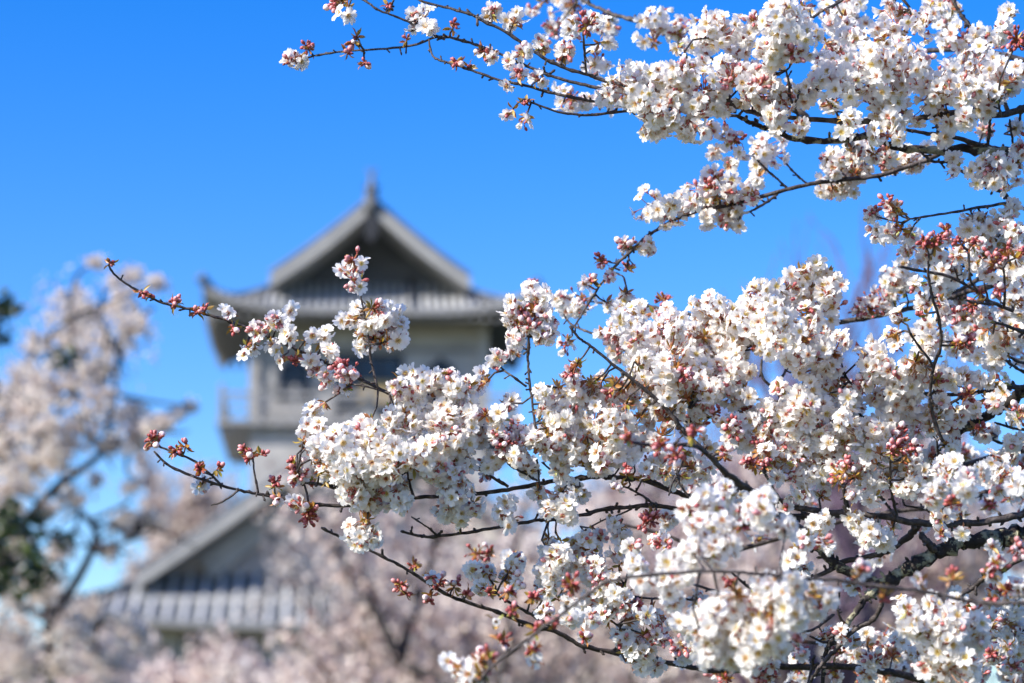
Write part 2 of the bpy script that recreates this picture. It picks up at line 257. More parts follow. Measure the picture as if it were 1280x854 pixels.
1068 818 24 .4 9 0;1092 808 20 .4 7 4;1116 813 16 .35 4 6;1084 792 16 .35 4 0;1001 813 14 .25 2 6;961 829 16 .25 4 6;956 848 18 .25 2 12;1044 811 8 .2 0 6;1041 840 14 .3 2 8;1259 781 26 .25 11 0;1272 800 22 .25 9 0;1267 765 16 .2 5 0;1264 832 20 .25 5 5;1240 818 9 -.25 0 8;1219 845 18 0 3 8;1105 848 20 .35 6 0;1065 733 12 .15 2 4;1078 712 8 -.72 1 3;1105 748 8 -.72 0 5;1126 755 9 -.1 3 0
365 78 16 .15 7 4;383 58 9 .15 0 8;420 5 14 .1 1 10;430 20 8 .1 3 0;438 53 5 .1 0 2;435 67 6 .1 0 3;456 78 6 .1 0 3;446 47 5 .1 0 2;526 23 16 .1 8 2;536 33 10 .1 4 0;508 48 5 .1 0 2;568 30 6 .1 0 2;603 64 9 .1 1 4;570 77 6 .08 0 3;588 84 6 .08 0 3;486 8 6 .1 0 3
"""
# ------------------------------------------------------------------ helpers
CR, CU, CF = (Vector((1, 0, 0)), Vector((0, -math.sin(PITCH), math.cos(PITCH))), Vector((0, math.cos(PITCH), math.sin(PITCH))))
CAM = Vector(cam.location)
K = SENSOR / LENS / 1280.0                       # metres per traced unit at one metre


def P(x, y, depth):
    return CAM + CF * depth + CR * ((x - 640) * K * depth) + CU * (-(y - 427) * K * depth)


class MB:
    """collects polygons of one mesh; every vertex carries t (place along a petal) and v (its flower's own tint)"""

    def __init__(self):
        self.v, self.l, self.s, self.m, self.a, self.b, self.n = [], [], [], [], [], [], 0

    def add(self, verts, loops, sizes, mats, t=None, v=0.5):
        verts = np.asarray(verts, dtype=np.float32).reshape(-1, 3)
        k = len(verts)
        self.v.append(verts)
        self.l.append(np.asarray(loops, dtype=np.int32) + self.n)
        sizes = np.asarray(sizes, dtype=np.int32)
        self.s.append(sizes)
        self.m.append(np.full(len(sizes), mats, dtype=np.int32) if np.isscalar(mats) else np.asarray(mats, dtype=np.int32))
        self.a.append(np.zeros(k, np.float32) if t is None else np.asarray(t, dtype=np.float32))
        self.b.append(np.full(k, v, dtype=np.float32) if np.isscalar(v) else np.asarray(v, dtype=np.float32))
        self.n += k

    def faces(self, verts, faces, mat=0, t=None, v=0.5):
        self.add(verts, [i for f in faces for i in f], [len(f) for f in faces], mat, t, v)

    def box(self, x0, x1, y0, y1, z0, z1, mat=0):
        vs = [(x, y, z) for x in (x0, x1) for y in (y0, y1) for z in (z0, z1)]
        self.faces(vs, [(0, 1, 3, 2), (4, 6, 7, 5), (0, 4, 5, 1), (2, 3, 7, 6), (0, 2, 6, 4), (1, 5, 7, 3)], mat)

    def tube(self, pts, rad, sides=7, mat=0, wob=0.0, rng=None, cap=True):
        pts = [Vector(p) for p in pts]
        n = len(pts)
        up = Vector((0.31, 0.17, 0.93))
        vs, fs = [], []
        t0 = (pts[1] - pts[0]).normalized()
        u = t0.cross(up)
        if u.length < 1e-4:
            u = t0.cross(Vector((1, 0, 0)))
        u.normalize()
        for i, p in enumerate(pts):
            t = (pts[min(i + 1, n - 1)] - pts[max(i - 1, 0)])
            if t.length < 1e-9:
                t = t0
            t.normalize()
            u = (u - t * u.dot(t))
            u.normalize()
            w = t.cross(u)
            r = rad[i] if hasattr(rad, '__len__') else rad
            for k in range(sides):
                a = 2 * math.pi * k / sides
                rr = r * (1 + (rng.uniform(-wob, wob) if wob else 0))
                vs.append(p + u * (math.cos(a) * rr) + w * (math.sin(a) * rr))
        for i in range(n - 1):
            for k in range(sides):
                a, b = i * sides + k, i * sides + (k + 1) % sides
                fs.append((a, b, b + sides, a + sides))
        if cap:
            fs.append(tuple(range(sides - 1, -1, -1)))
            fs.append(tuple(range((n - 1) * sides, n * sides)))
        self.faces(vs, fs, mat)

    def mesh(self, name, mats, smooth=True):
        me = bpy.data.meshes.new(name)
        V = np.concatenate(self.v)
        L = np.concatenate(self.l)
        Z = np.concatenate(self.s)
        M = np.concatenate(self.m)
        me.vertices.add(len(V))
        me.vertices.foreach_set('co', V.ravel())
        me.loops.add(len(L))
        me.loops.foreach_set('vertex_index', L)
        me.polygons.add(len(Z))
        st = np.zeros(len(Z), np.int32)
        st[1:] = np.cumsum(Z)[:-1]
        me.polygons.foreach_set('loop_start', st)
        me.polygons.foreach_set('loop_total', Z)
        me.polygons.foreach_set('material_index', M)
        me.polygons.foreach_set('use_smooth', np.full(len(Z), smooth, dtype=bool))
        for m in mats:
            me.materials.append(m)
        for nm, arr in (('t', self.a), ('v', self.b)):
            at = me.attributes.new(nm, 'FLOAT', 'POINT')
            at.data.foreach_set('value', np.concatenate(arr))
        me.update(calc_edges=True)
        me.validate()
        return me

    def build(self, name, mats, parent=None, smooth=True, loc=None):
        return link(name, self.mesh(name, mats if isinstance(mats, (list, tuple)) else [mats], smooth), parent, loc)


def link(name, me, parent=None, loc=None):
    o = bpy.data.objects.new(name, me)
    COL.objects.link(o)
    if parent is not None:
        o.parent = parent
    if loc is not None:
        o.location = loc
    return o


def tag(o, label=None, cat=None, group=None, kind=None):
    for k, x in (('label', label), ('category', cat), ('group', group), ('kind', kind)):
        if x:
            o[k] = x
    return o


def empty(name, loc, rz=0):
    o = bpy.data.objects.new(name, None)
    COL.objects.link(o)
    o.location = loc
    o.rotation_euler = (0, 0, rz)
    o.empty_display_size = 0.2
    return o


def spline(pts, per=5):
    """Catmull-Rom through a list of tuples of any length"""
    pts = [np.array(p, dtype=float) for p in pts]
    q = [2 * pts[0] - pts[1]] + pts + [2 * pts[-1] - pts[-2]]
    out = []
    for i in range(1, len(q) - 2):
        a, b, c, d = q[i - 1], q[i], q[i + 1], q[i + 2]
        for k in range(per):
            u = k / per
            out.append(0.5 * ((2 * b) + (c - a) * u + (2 * a - 5 * b + 4 * c - d) * u * u + (3 * b - a - 3 * c + d) * u ** 3))
    out.append(pts[-1])
    return out


# ------------------------------------------------------------------ materials
def new_mat(name):
    m = bpy.data.materials.new(name)
    m.use_nodes = True
    m.node_tree.nodes.clear()
    return m, m.node_tree


def N(nt, typ, **kw):
    n = nt.nodes.new(typ)
    for k, x in kw.items():
        if hasattr(n, k):
            setattr(n, k, x)
    return n


def ramp(nt, fac, stops):
    r = N(nt, 'ShaderNodeValToRGB')
    el = r.color_ramp.elements
    while len(el) < len(stops):
        el.new(0.5)
    for e, (p, c) in zip(el, stops):
        e.position = p
        e.color = (*c, 1)
    nt.links.new(fac, r.inputs[0])
    return r.outputs[0]


def rough_mat(name, stops, scale=8.0, rough=0.8, bump=0.3, bscale=None, spec=0.3, detail=6, dist=0.02):
    """one procedural surface: colour from noise through a ramp, fine bump"""
    m, nt = new_mat(name)
    out = N(nt, 'ShaderNodeOutputMaterial')
    pb = N(nt, 'ShaderNodeBsdfPrincipled')
    tc = N(nt, 'ShaderNodeTexCoord')
    nz = N(nt, 'ShaderNodeTexNoise')
    nz.inputs['Scale'].default_value = scale
    nz.inputs['Detail'].default_value = detail
    nz.inputs['Roughness'].default_value = 0.65
    nt.links.new(tc.outputs['Object'], nz.inputs['Vector'])
    nt.links.new(ramp(nt, nz.outputs[0], stops), pb.inputs['Base Color'])
    pb.inputs['Roughness'].default_value = rough
    pb.inputs['Specular IOR Level'].default_value = spec
    if bump:
        n2 = N(nt, 'ShaderNodeTexNoise')
        n2.inputs['Scale'].default_value = bscale or scale * 4
        n2.inputs['Detail'].default_value = 4
        nt.links.new(tc.outputs['Object'], n2.inputs['Vector'])
        bp = N(nt, 'ShaderNodeBump')
        bp.inputs['Strength'].default_value = bump
        bp.inputs['Distance'].default_value = dist
        nt.links.new(n2.outputs[0], bp.inputs['Height'])
        nt.links.new(bp.outputs[0], pb.inputs['Normal'])
    nt.links.new(pb.outputs[0], out.inputs[0])
    return m


def leafy_mat(name, stops_by_v, trans=0.35, by_t=None, gloss=0.05, rough=0.5):
    """thin tissue: colour from each vertex' own tint v, lets some light through"""
    m, nt = new_mat(name)
    out = N(nt, 'ShaderNodeOutputMaterial')
    at = N(nt, 'ShaderNodeAttribute', attribute_name='v')
    col = ramp(nt, at.outputs['Fac'], stops_by_v)
    if by_t:
        at2 = N(nt, 'ShaderNodeAttribute', attribute_name='t')
        f = N(nt, 'ShaderNodeMapRange', interpolation_type='SMOOTHSTEP')
        f.inputs['From Min'].default_value = by_t[0]
        f.inputs['From Max'].default_value = by_t[1]
        nt.links.new(at2.outputs['Fac'], f.inputs['Value'])
        mx = N(nt, 'ShaderNodeMix', data_type='RGBA')
        nt.links.new(f.outputs[0], mx.inputs['Factor'])
        nt.links.new(col, mx.inputs['A'])
        tc = N(nt, 'ShaderNodeTexCoord')
        nz = N(nt, 'ShaderNodeTexNoise')
        nz.inputs['Scale'].default_value = 60
        nt.links.new(tc.outputs['Object'], nz.inputs['Vector'])
        nt.links.new(ramp(nt, nz.outputs[0], by_t[2]), mx.inputs['B'])
        col = mx.outputs['Result']
    df = N(nt, 'ShaderNodeBsdfDiffuse')
    tr = N(nt, 'ShaderNodeBsdfTranslucent')
    gl = N(nt, 'ShaderNodeBsdfGlossy')
    gl.inputs['Roughness'].default_value = rough
    nt.links.new(col, df.inputs[0])
    nt.links.new(col, tr.inputs[0])
    m1 = N(nt, 'ShaderNodeMixShader')
    m1.inputs[0].default_value = trans
    nt.links.new(df.outputs[0], m1.inputs[1])
    nt.links.new(tr.outputs[0], m1.inputs[2])
    m2 = N(nt, 'ShaderNodeMixShader')
    m2.inputs[0].default_value = gloss
    nt.links.new(m1.outputs[0], m2.inputs[1])
    nt.links.new(gl.outputs[0], m2.inputs[2])
    nt.links.new(m2.outputs[0], out.inputs[0])
    return m


def g3(a):
    return (a, a, a)


PETAL = leafy_mat('petal', [(0.0, (.80, .70, .26)), (.35, (.84, .62, .34)), (.6, (.80, .40, .30)), (1.0, (.74, .24, .28))], trans=.52,
                  by_t=(.11, .32, [(.3, (.945, .93, .905)), (.7, (.96, .95, .925))]), gloss=.03)
STAMEN = leafy_mat('stamen', [(0, (.75, .62, .18)), (.5, (.72, .50, .16)), (1, (.55, .22, .12))], trans=.2)
STALK = leafy_mat('stalk', [(0, (.34, .30, .07)), (.45, (.46, .15, .08)), (1, (.40, .06, .06))], trans=.15, gloss=.08)
BUD = leafy_mat('bud_skin', [(0, (.22, .045, .025)), (.18, (.42, .055, .06)), (.4, (.64, .17, .17)), (.75, (.85, .47, .48)), (1, (.92, .76, .76))], trans=.22, gloss=.08)
BRACT = leafy_mat('bract', [(0, (.44, .31, .03)), (.35, (.46, .20, .03)), (.7, (.36, .08, .03)), (1, (.30, .33, .04))], trans=.3, gloss=.08)
BARK = rough_mat('cherry_bark', [(.30, (.014, .011, .010)), (.50, (.045, .034, .032)), (.66, (.12, .098, .09)), (.85, (.30, .27, .25))], scale=90, rough=.62, bump=.6, bscale=260, dist=.003, spec=.45)
LIMB_BARK = rough_mat('lichened_bark', [(.32, (.014, .011, .010)), (.52, (.04, .032, .03)), (.54, (.20, .19, .125)), (.68, (.46, .45, .33))], scale=38, rough=.75, bump=.8, bscale=120, dist=.006)
PLASTER = rough_mat('white_plaster', [(.28, (.24, .235, .225)), (.5, (.38, .37, .355)), (.72, (.47, .455, .43))], scale=.55, rough=.85, bump=.1)
OLDPLASTER = rough_mat('stained_plaster', [(.3, (.34, .30, .28)), (.7, (.48, .43, .41))], scale=.5, rough=.9, bump=.2)
TILE = rough_mat('roof_tile', [(.3, (.07, .077, .085)), (.7, (.15, .16, .17))], scale=1.4, rough=.55, bump=.15, spec=.4)
TILE_ROLL = rough_mat('tile_roll', [(.3, (.40, .41, .42)), (.7, (.56, .57, .58))], scale=2.0, rough=.5, bump=.1, spec=.4)
DARKWOOD = rough_mat('dark_timber', [(.3, (.018, .020, .026)), (.7, (.045, .048, .055))], scale=2.0, rough=.7, bump=.2)
PALEWOOD = rough_mat('pale_weathered_timber', [(.3, (.22, .22, .22)), (.7, (.33, .325, .32))], scale=2.0, rough=.8, bump=.2)
VERGE = rough_mat('grey_plaster_verge', [(.3, (.30, .30, .295)), (.7, (.42, .415, .40))], scale=.9, rough=.85, bump=.1)
GABLEWOOD = rough_mat('grey_gable_boards', [(.3, (.075, .08, .092)), (.7, (.125, .132, .147))], scale=1.2, rough=.8, bump=.2)
GREYWOOD = rough_mat('weathered_timber', [(.3, (.18, .18, .18)), (.7, (.28, .28, .28))], scale=2.0, rough=.8, bump=.2)
GLASS = rough_mat('dark_window', [(.3, (.012, .014, .018)), (.7, (.03, .033, .04))], scale=1, rough=.15, bump=0, spec=.5)
OCHRE = rough_mat('ochre_board', [(.3, (.30, .22, .10)), (.7, (.38, .28, .13))], scale=2, rough=.7, bump=.1)
STONE = rough_mat('castle_stone', [(.3, (.14, .13, .12)), (.7, (.30, .29, .27))], scale=.9, rough=.9, bump=.8, bscale=1.4, dist=.2)
GROUND = rough_mat('spring_grass', [(.35, (.05, .055, .022)), (.55, (.075, .085, .03)), (.7, (.14, .11, .07))], scale=.5, rough=.95, bump=.5, bscale=30, dist=.03)
FAR_BARK = rough_mat('old_bark', [(.3, (.014, .012, .012)), (.7, (.055, .047, .043))], scale=5, rough=.9, bump=.5, bscale=14)
GREY_BARK = rough_mat('grey_twig_bark', [(.3, (.07, .055, .055)), (.7, (.15, .12, .115))], scale=5, rough=.9, bump=.3)
PURPLE_BARK = rough_mat('purplish_twig_bark', [(.3, (.10, .065, .10)), (.7, (.19, .13, .18))], scale=5, rough=.9, bump=.3)
PALE_BLOSSOM = leafy_mat('pale_blossom', [(0, (.10, .06, .05)), (.22, (.34, .24, .22)), (.4, (.68, .60, .56)), (.75, (.84, .77, .70)), (1, (.90, .85, .77))], trans=.4, gloss=.0)
PINK_BLOSSOM = leafy_mat('pinkish_blossom', [(0, (.12, .08, .075)), (.22, (.34, .24, .23)), (.4, (.64, .52, .47)), (.75, (.82, .72, .65)), (1, (.88, .80, .72))], trans=.4, gloss=.0)
NEEDLE = leafy_mat('evergreen_leaf', [(0, (.010, .022, .010)), (.5, (.025, .05, .014)), (1, (.13, .18, .03))], trans=.35, gloss=.06)

# ------------------------------------------------------------------ the setting
g = MB()
gn = 40
xs = np.linspace(-700, 700, gn)
ys = np.linspace(-120, 1400, gn)
gv = [(x, y, 0.25 * math.sin(x * .031) * math.sin(y * .023) if abs(x) + abs(y) > 160 else 0) for y in ys for x in xs]
gf = [(j * gn + i, j * gn + i + 1, (j + 1) * gn + i + 1, (j + 1) * gn + i) for j in range(gn - 1) for i in range(gn - 1)]
g.faces(gv, gf)
tag(g.build('ground', GROUND), kind='structure')

# ------------------------------------------------------------------ castle keep
CD = 100.0
cpos = P(462, 385, CD / math.cos(R(3.4)))
EZ = CAM.z + (95.0 / math.cos(PITCH)) * math.tan(0) + 20.95        # height of the top eave
keep = empty('castle_keep', (cpos.x, cpos.y, 0), R(3.7))
tag(keep, 'white and grey Japanese castle keep with tiled gable roofs, out of focus behind the blossom', 'castle')


def irimoya(W, L, H, gk, vk, p, zc, lift, rib, rname, gmat):
    """hip-and-gable tiled roof: eave rectangle W x L at height zc, ridge along y; gk = how far the gable wall stands in, vk = the verge"""
    hw, hl = W / 2, L / 2

    def h(e):
        return H * (max(e, 0) / hw) ** p

    def up(x, y):
        return lift * (abs(x) / hw) ** 5 * (abs(y) / hl) ** 5 + lift * .25 * ((abs(x) / hw) ** 8 * (abs(y) / hl) + (abs(y) / hl) ** 8 * (abs(x) / hw)) * .5

    roof = MB()
    ne = 7
    sides = [(0, -1, hw, hl), (0, 1, hw, hl), (-1, 0, hl, hw), (1, 0, hl, hw)]

    def pt(side, a, e, dz=0.0):
        sx, sy, ha, hb = side
        x, y = (a, sy * (hb - e)) if sy else (sx * (hb - e), a)
        return (x, y, zc + h(e) + up(x, y) + dz)

    for sd in sides:                                            # the hipped skirt, top and underside
        ha = sd[2]
        na = 24
        vs = []
        for i in range(ne + 1):
            e = gk * i / ne
            for k in range(na + 1):
                vs.append(pt(sd, (ha - e) * (2 * k / na - 1), e))
        fs = [(i * (na + 1) + k, i * (na + 1) + k + 1, (i + 1) * (na + 1) + k + 1, (i + 1) * (na + 1) + k) for i in range(ne) for k in range(na)]
        roof.faces(vs, fs, 0)
        roof.faces([(a, b, c - .22) for a, b, c in vs], [f[::-1] for f in fs], 2)      # soffit boards
        fas = vs[:na + 1]
        roof.faces(list(fas) + [(a, b, c - .22) for a, b, c in fas], [(k, k + 1, na + 2 + k, na + 1 + k) for k in range(na)], 3)
        a = -ha + rib * .6                                       # rolls of round tiles up the slope
        while a < ha:
            em = min(ha - abs(a), hw if (sd[0] and abs(a) <= hl - vk) else gk)
            if em > .3:
                rows = []
                ns = max(2, int(em / .7))
                for i in range(ns + 1):
                    e = -.06 + (em + .06) * i / ns
                    dz = .14 if e > gk + .1 else .0
                    for da, hz in ((-.10, .01), (-.05, .10), (.05, .10), (.10, .01)):
                        rows.append(pt(sd, a + da, max(e, 0), dz + hz))
                fs = [(i * 4 + k, i * 4 + k + 1, i * 4 + k + 5, i * 4 + k + 4) for i in range(ns) for k in range(3)] + [(0, 1, 2, 3)]
                roof.faces(rows, fs, 1)
            a += rib
    for sx in (-1, 1):                                           # the two gable slopes
        nu = 10
        top, bot = [], []
        for i in range(nu + 1):
            e = gk * .8 + (hw - gk * .8) * i / nu
            for y in (-hl + vk, hl - vk):
                top.append((sx * (hw - e), y, zc + h(e) + .14))
                bot.append((sx * (hw - e), y, zc + h(e) - .12))
        fs = [(2 * i, 2 * i + 1, 2 * i + 3, 2 * i + 2) for i in range(nu)]
        roof.faces(top, fs, 0)
        roof.faces(bot, [f[::-1] for f in fs], 4)
    for sx in (-1, 1):                                           # hip ridges
        for sy in (-1, 1):
            pts = []
            for i in range(9):
                e = gk * i / 8 - .1
                x, y = sx * (hw - e), sy * (hl - e)
                pts.append((x, y, zc + h(e) + up(x, y) + .14))
            roof.tube(pts, [.20] * 9, 6, 5)
            pts = [(sx * (hw - e), sy * (hl - vk - .22), zc + h(e) + .26) for e in np.linspace(gk * .8, hw - .2, 9)]
            roof.tube(pts, [.17] * 9, 6, 5)
    ro = roof.build(rname, [TILE, TILE_ROLL, PLASTER, GREYWOOD, PLASTER, TILE], keep, smooth=False)
    rg = MB()
    rg.box(-.26, .26, -hl + vk - .05, hl - vk + .05, zc + H - .12, zc + H + .52)
    rg.tube([(0, -hl + vk - .1, zc + H + .6), (0, hl - vk + .1, zc + H + .6)], .17, 8)
    rg.build('roof_ridge', [TILE], ro, smooth=False)
    for sy in (-1, 1):
        gw = MB()                                                # dark lattice gable wall with two cross beams
        y = sy * (hl - gk - .02)
        xs_ = np.linspace(-(hw - gk), hw - gk, 25)
        vs = [(x, y, zc + h(gk) - .1) for x in xs_] + [(x, y, zc + h(hw - abs(x)) - .1) for x in xs_]
        gw.faces(vs, [(k, k + 1, 26 + k, 25 + k) for k in range(24)])
        for x in np.arange(-(hw - gk) + .5, hw - gk - .4, .42):
            gw.box(x - .05, x + .05, y - .07, y + .07, zc + h(gk), zc + h(hw - abs(x)) - .2)
        gw.build('gable_wall', [gmat], ro, smooth=False)
        for sx in (-1, 1):                                       # white plastered bargeboards along the verge
            bb = MB()
            y = sy * (hl - vk - .02)
            vs = []
            nb = 14
            for i in range(nb + 1):
                e = gk * .78 + (hw - gk * .78) * i / nb
                for dz in (.12, -.25 - .07 * math.sin(math.pi * min(1, (1 - i / nb) * 1.2))):
                    for dy in (-.11, .11):
                        vs.append((sx * (hw - e), y + dy, zc + h(e) + dz))
            fs = []
            for i in range(nb):
                o = i * 4
                fs += [(o, o + 1, o + 5, o + 4), (o + 2, o + 6, o + 7, o + 3), (o, o + 4, o + 6, o + 2), (o + 1, o + 3, o + 7, o + 5)]
            fs += [(0, 2, 3, 1), (nb * 4, nb * 4 + 1, nb * 4 + 3, nb * 4 + 2)]
            bb.faces(vs, fs)
            bb.build('bargeboard', [VERGE], ro, smooth=False)
        # hanging gable ornament under the apex
        og = MB()
        y = sy * (hl - vk + .12)
        prof = [(0, -.1), (.28, -.3), (.34, -.62), (.2, -.85), (.26, -1.05), (0, -1.35), (-.26, -1.05), (-.2, -.85), (-.34, -.62), (-.28, -.3)]
        vs = [(x, y - .05, zc + H - .25 + z) for x, z in prof] + [(x, y + .05, zc + H - .25 + z) for x, z in prof]
        n_ = len(prof)
        og.faces(vs, [tuple(range(n_)), tuple(range(2 * n_ - 1, n_ - 1, -1))] + [(k, n_ + k, n_ + (k + 1) % n_, (k + 1) % n_) for k in range(n_)])
        og.build('gable_pendant', [DARKWOOD], ro, smooth=False)
    return ro, h


UE = EZ
W1, L1, H1 = 13.1, 10.5, 4.4
upper, h1 = irimoya(W1, L1, H1, 3.3, .55, 1.36, UE, .72, .34, 'upper_roof', GABLEWOOD)
for sy in (-1, 1):                                               # fish-shaped ridge finials, tail up
    f = MB()
    y0 = sy * (L1 / 2 - .6)
    z0 = UE + H1 + .30
    f.box(-.34, .34, y0 - .25, y0 + .25, z0 - .75, z0 + .12)
    pts = [(0, y0 - sy * .10, z0 + .05), (0, y0 + sy * .16, z0 + .35), (0, y0 + sy * .14, z0 + .7), (0, y0 - sy * .02, z0 + 1.0), (0, y0 - sy * .16, z0 + 1.28), (0, y0 - sy * .12, z0 + 1.5)]
    f.tube(pts, [.25, .26, .20, .14, .10, .05], 8)
    for sx in (-1, 1):
        f.faces([(sx * .02, y0 - sy * .1, z0 + 1.15), (sx * .26, y0 - sy * .2, z0 + 1.62), (sx * .10, y0 - sy * .26, z0 + 1.7), (0, y0 - sy * .16, z0 + 1.3),
                 (sx * .02, y0 - sy * .02, z0 + 1.15), (sx * .26, y0 - sy * .14, z0 + 1.62), (sx * .10, y0 - sy * .20, z0 + 1.7), (0, y0 - sy * .08, z0 + 1.3)],
                [(0, 1, 2, 3), (7, 6, 5, 4), (0, 4, 5, 1), (1, 5, 6, 2), (2, 6, 7, 3)])
        f.faces([(sx * .2, y0, z0 + .45), (sx * .42, y0 - sy * .1, z0 + .7), (sx * .16, y0, z0 + .8), (sx * .2, y0 + .08, z0 + .45), (sx * .42, y0 - sy * .02, z0 + .7), (sx * .16, y0 + .08, z0 + .8)],
                [(0, 1, 2), (5, 4, 3), (0, 3, 4, 1), (1, 4, 5, 2)])
    o_ = f.build('ridge_finial', [TILE], upper)
    o_.scale = (.8, 1, .8)
    o_.location.z = z0 * .2 - .1
pipe = MB()
pipe.tube([(1.62, -L1 / 2 + 3.32, UE + h1(3.3) + .3), (1.62, -L1 / 2 + 3.1, UE + h1(3.1) + .2), (1.62, -L1 / 2 + .05, UE + .14)], .10, 6)
pipe.build('roof_conductor', [DARKWOOD], upper)

# rafters and eave beams under the top roof
ev = MB()
for i in range(31):
    x = -W1 / 2 + .4 + i * (W1 - .8) / 30
    for sy in (-1, 1):
        ev.faces([(x + dx, sy * (L1 / 2 - e), UE + h1(e) - .25 + dz) for e in (.12, 2.3) for dx in (-.08, .08) for dz in (-.16, 0)],
                 [(0, 1, 3, 2), (4, 6, 7, 5), (0, 4, 5, 1), (2, 3, 7, 6), (0, 2, 6, 4)])
for i in range(25):
    y = -L1 / 2 + .4 + i * (L1 - .8) / 24
    for sx in (-1, 1):
        ev.faces([(sx * (W1 / 2 - e), y + dx, UE + h1(e) - .25 + dz) for e in (.12, 2.3) for dx in (-.08, .08) for dz in (-.16, 0)],
                 [(0, 1, 3, 2), (4, 6, 7, 5), (0, 4, 5, 1), (2, 3, 7, 6), (0, 2, 6, 4)])
ev.build('rafters', [GREYWOOD], upper, smooth=False)

# top storey
HW, HL = 4.55, 3.3
FL = UE - 4.35
wl = MB()
wl.box(-HW, HW, -HL, HL, FL, UE + .9)
for sx in (-1, 1):
    for sy in (-1, 1):
        wl.box(sx * HW - .2, sx * HW + .2, sy * HL - .2, sy * HL + .2, FL, UE + .6)
top_wall = wl.build('top_storey_wall', [PLASTER], keep, smooth=False)
bm_ = MB()
for z in (FL + .35, FL + 1.55, FL + 3.15):
    bm_.box(-HW - .06, HW + .06, -HL - .06, -HL - .003, z - .1, z + .1)
    bm_.box(-HW - .06, -HW - .003, -HL, HL, z - .1, z + .1)
    bm_.box(HW + .003, HW + .06, -HL, HL, z - .1, z + .1)
bm_.build('wall_beam', [GREYWOOD], top_wall, smooth=False)


def katomado(cx, w, hgt, zb, y, parent):
    """bell-shaped window: dark pane in a thick dark frame"""
    half = [(-1, 0), (-.88, .35), (-.78, .6), (-.8, .72), (-.55, .86), (-.3, .9), (0, 1.06)]
    prof = half + [(-x, z) for x, z in half[-2::-1]]
    pane = MB()
    pts = [(cx + x * w / 2, zb + z * hgt) for x, z in prof]
    pane.faces([(x, y - .03, z) for x, z in pts], [tuple(range(len(pts)))])
    fr = MB()
    k = len(pts)
    mid = (cx, zb + hgt * .45)
    outer = [(mid[0] + (x - mid[0]) * 1.16, mid[1] + (z - mid[1]) * 1.16) for x, z in pts]
    vs = [(x, y - .02, z) for x, z in pts] + [(x, y - .02, z) for x, z in outer] + [(x, y - .14, z) for x, z in pts] + [(x, y - .14, z) for x, z in outer]
    fs = []
    for i in range(k):
        j = (i + 1) % k
        fs += [(2 * k + i, 2 * k + j, 3 * k + j, 3 * k + i), (k + i, 3 * k + i, 3 * k + j, k + j), (i, j, 2 * k + j, 2 * k + i)]
    fr.faces(vs, fs)
    for xx in np.linspace(cx - w * .34, cx + w * .34, 6):
        fr.box(xx - .03, xx + .03, y - .09, y - .035, zb + .03, zb + hgt * .86)
    o = fr.build('window', [DARKWOOD], parent, smooth=False)
    pane.build('pane', [GLASS], o, smooth=False)


for cx in (-2.95, 2.85):
    katomado(cx, 1.25, 1.5, FL + 1.15, -HL, keep)
dr = MB()
dr.box(-1.25, 1.25, -HL - .05, -HL - .01, FL + .03, FL + 2.75, 0)
for x in (-1.25, -.42, .42, 1.25):
    dr.box(x - .07, x + .07, -HL - .10, -HL - .055, FL + .03, FL + 2.8, 1)
dr.box(-1.35, 1.35, -HL - .12, -HL - .055, FL + 2.8, FL + 2.95, 1)
door = dr.build('door', [GLASS, DARKWOOD], keep, smooth=False)
bd = MB()
bd.box(-.36, 1.18, -HL - .16, -HL - .11, FL + .95, FL + 1.85)
bd.build('ochre_panel', [OCHRE], door, smooth=False)

# balcony round the top storey
BW, BL = 5.9, 4.7
bl = MB()
bl.box(-BW, BW, -BL, BL, FL - .2, FL)
for i in range(12):
    x = -BW + .5 + i * (2 * BW - 1) / 11
    bl.box(x - .1, x + .1, -BL + .15, BL - .15, FL - .42, FL - .203)
balc = bl.build('balcony', [PALEWOOD], keep, smooth=False)
rl = MB()
for z, t_ in ((FL + 1.05, .07), (FL + .72, .045), (FL + .3, .045)):
    for s_ in (-1, 1):
        rl.box(-BW + .05, BW - .05, s_ * (BL - .15) - t_, s_ * (BL - .15) + t_, z - t_, z + t_)
        rl.box(s_ * (BW - .15) - t_, s_ * (BW - .15) + t_, -BL + .25, BL - .25, z - t_, z + t_)
rl.build('balcony_rail', [PALEWOOD], balc, smooth=False)
npost = 9
for i in range(npost):
    for s_ in (-1, 1):
        x = -BW + .15 + (2 * BW - .3) * i / (npost - 1)
        q = MB()
        q.box(-.09, .09, -.09, .09, .0, 1.18)
        q.tube([(0, 0, 1.18), (0, 0, 1.27), (0, 0, 1.38), (0, 0, 1.46)], [.05, .12, .10, .02], 6)
        q.build('balcony_post', [PALEWOOD], balc, smooth=False, loc=(x, s_ * (BL - .15), FL))

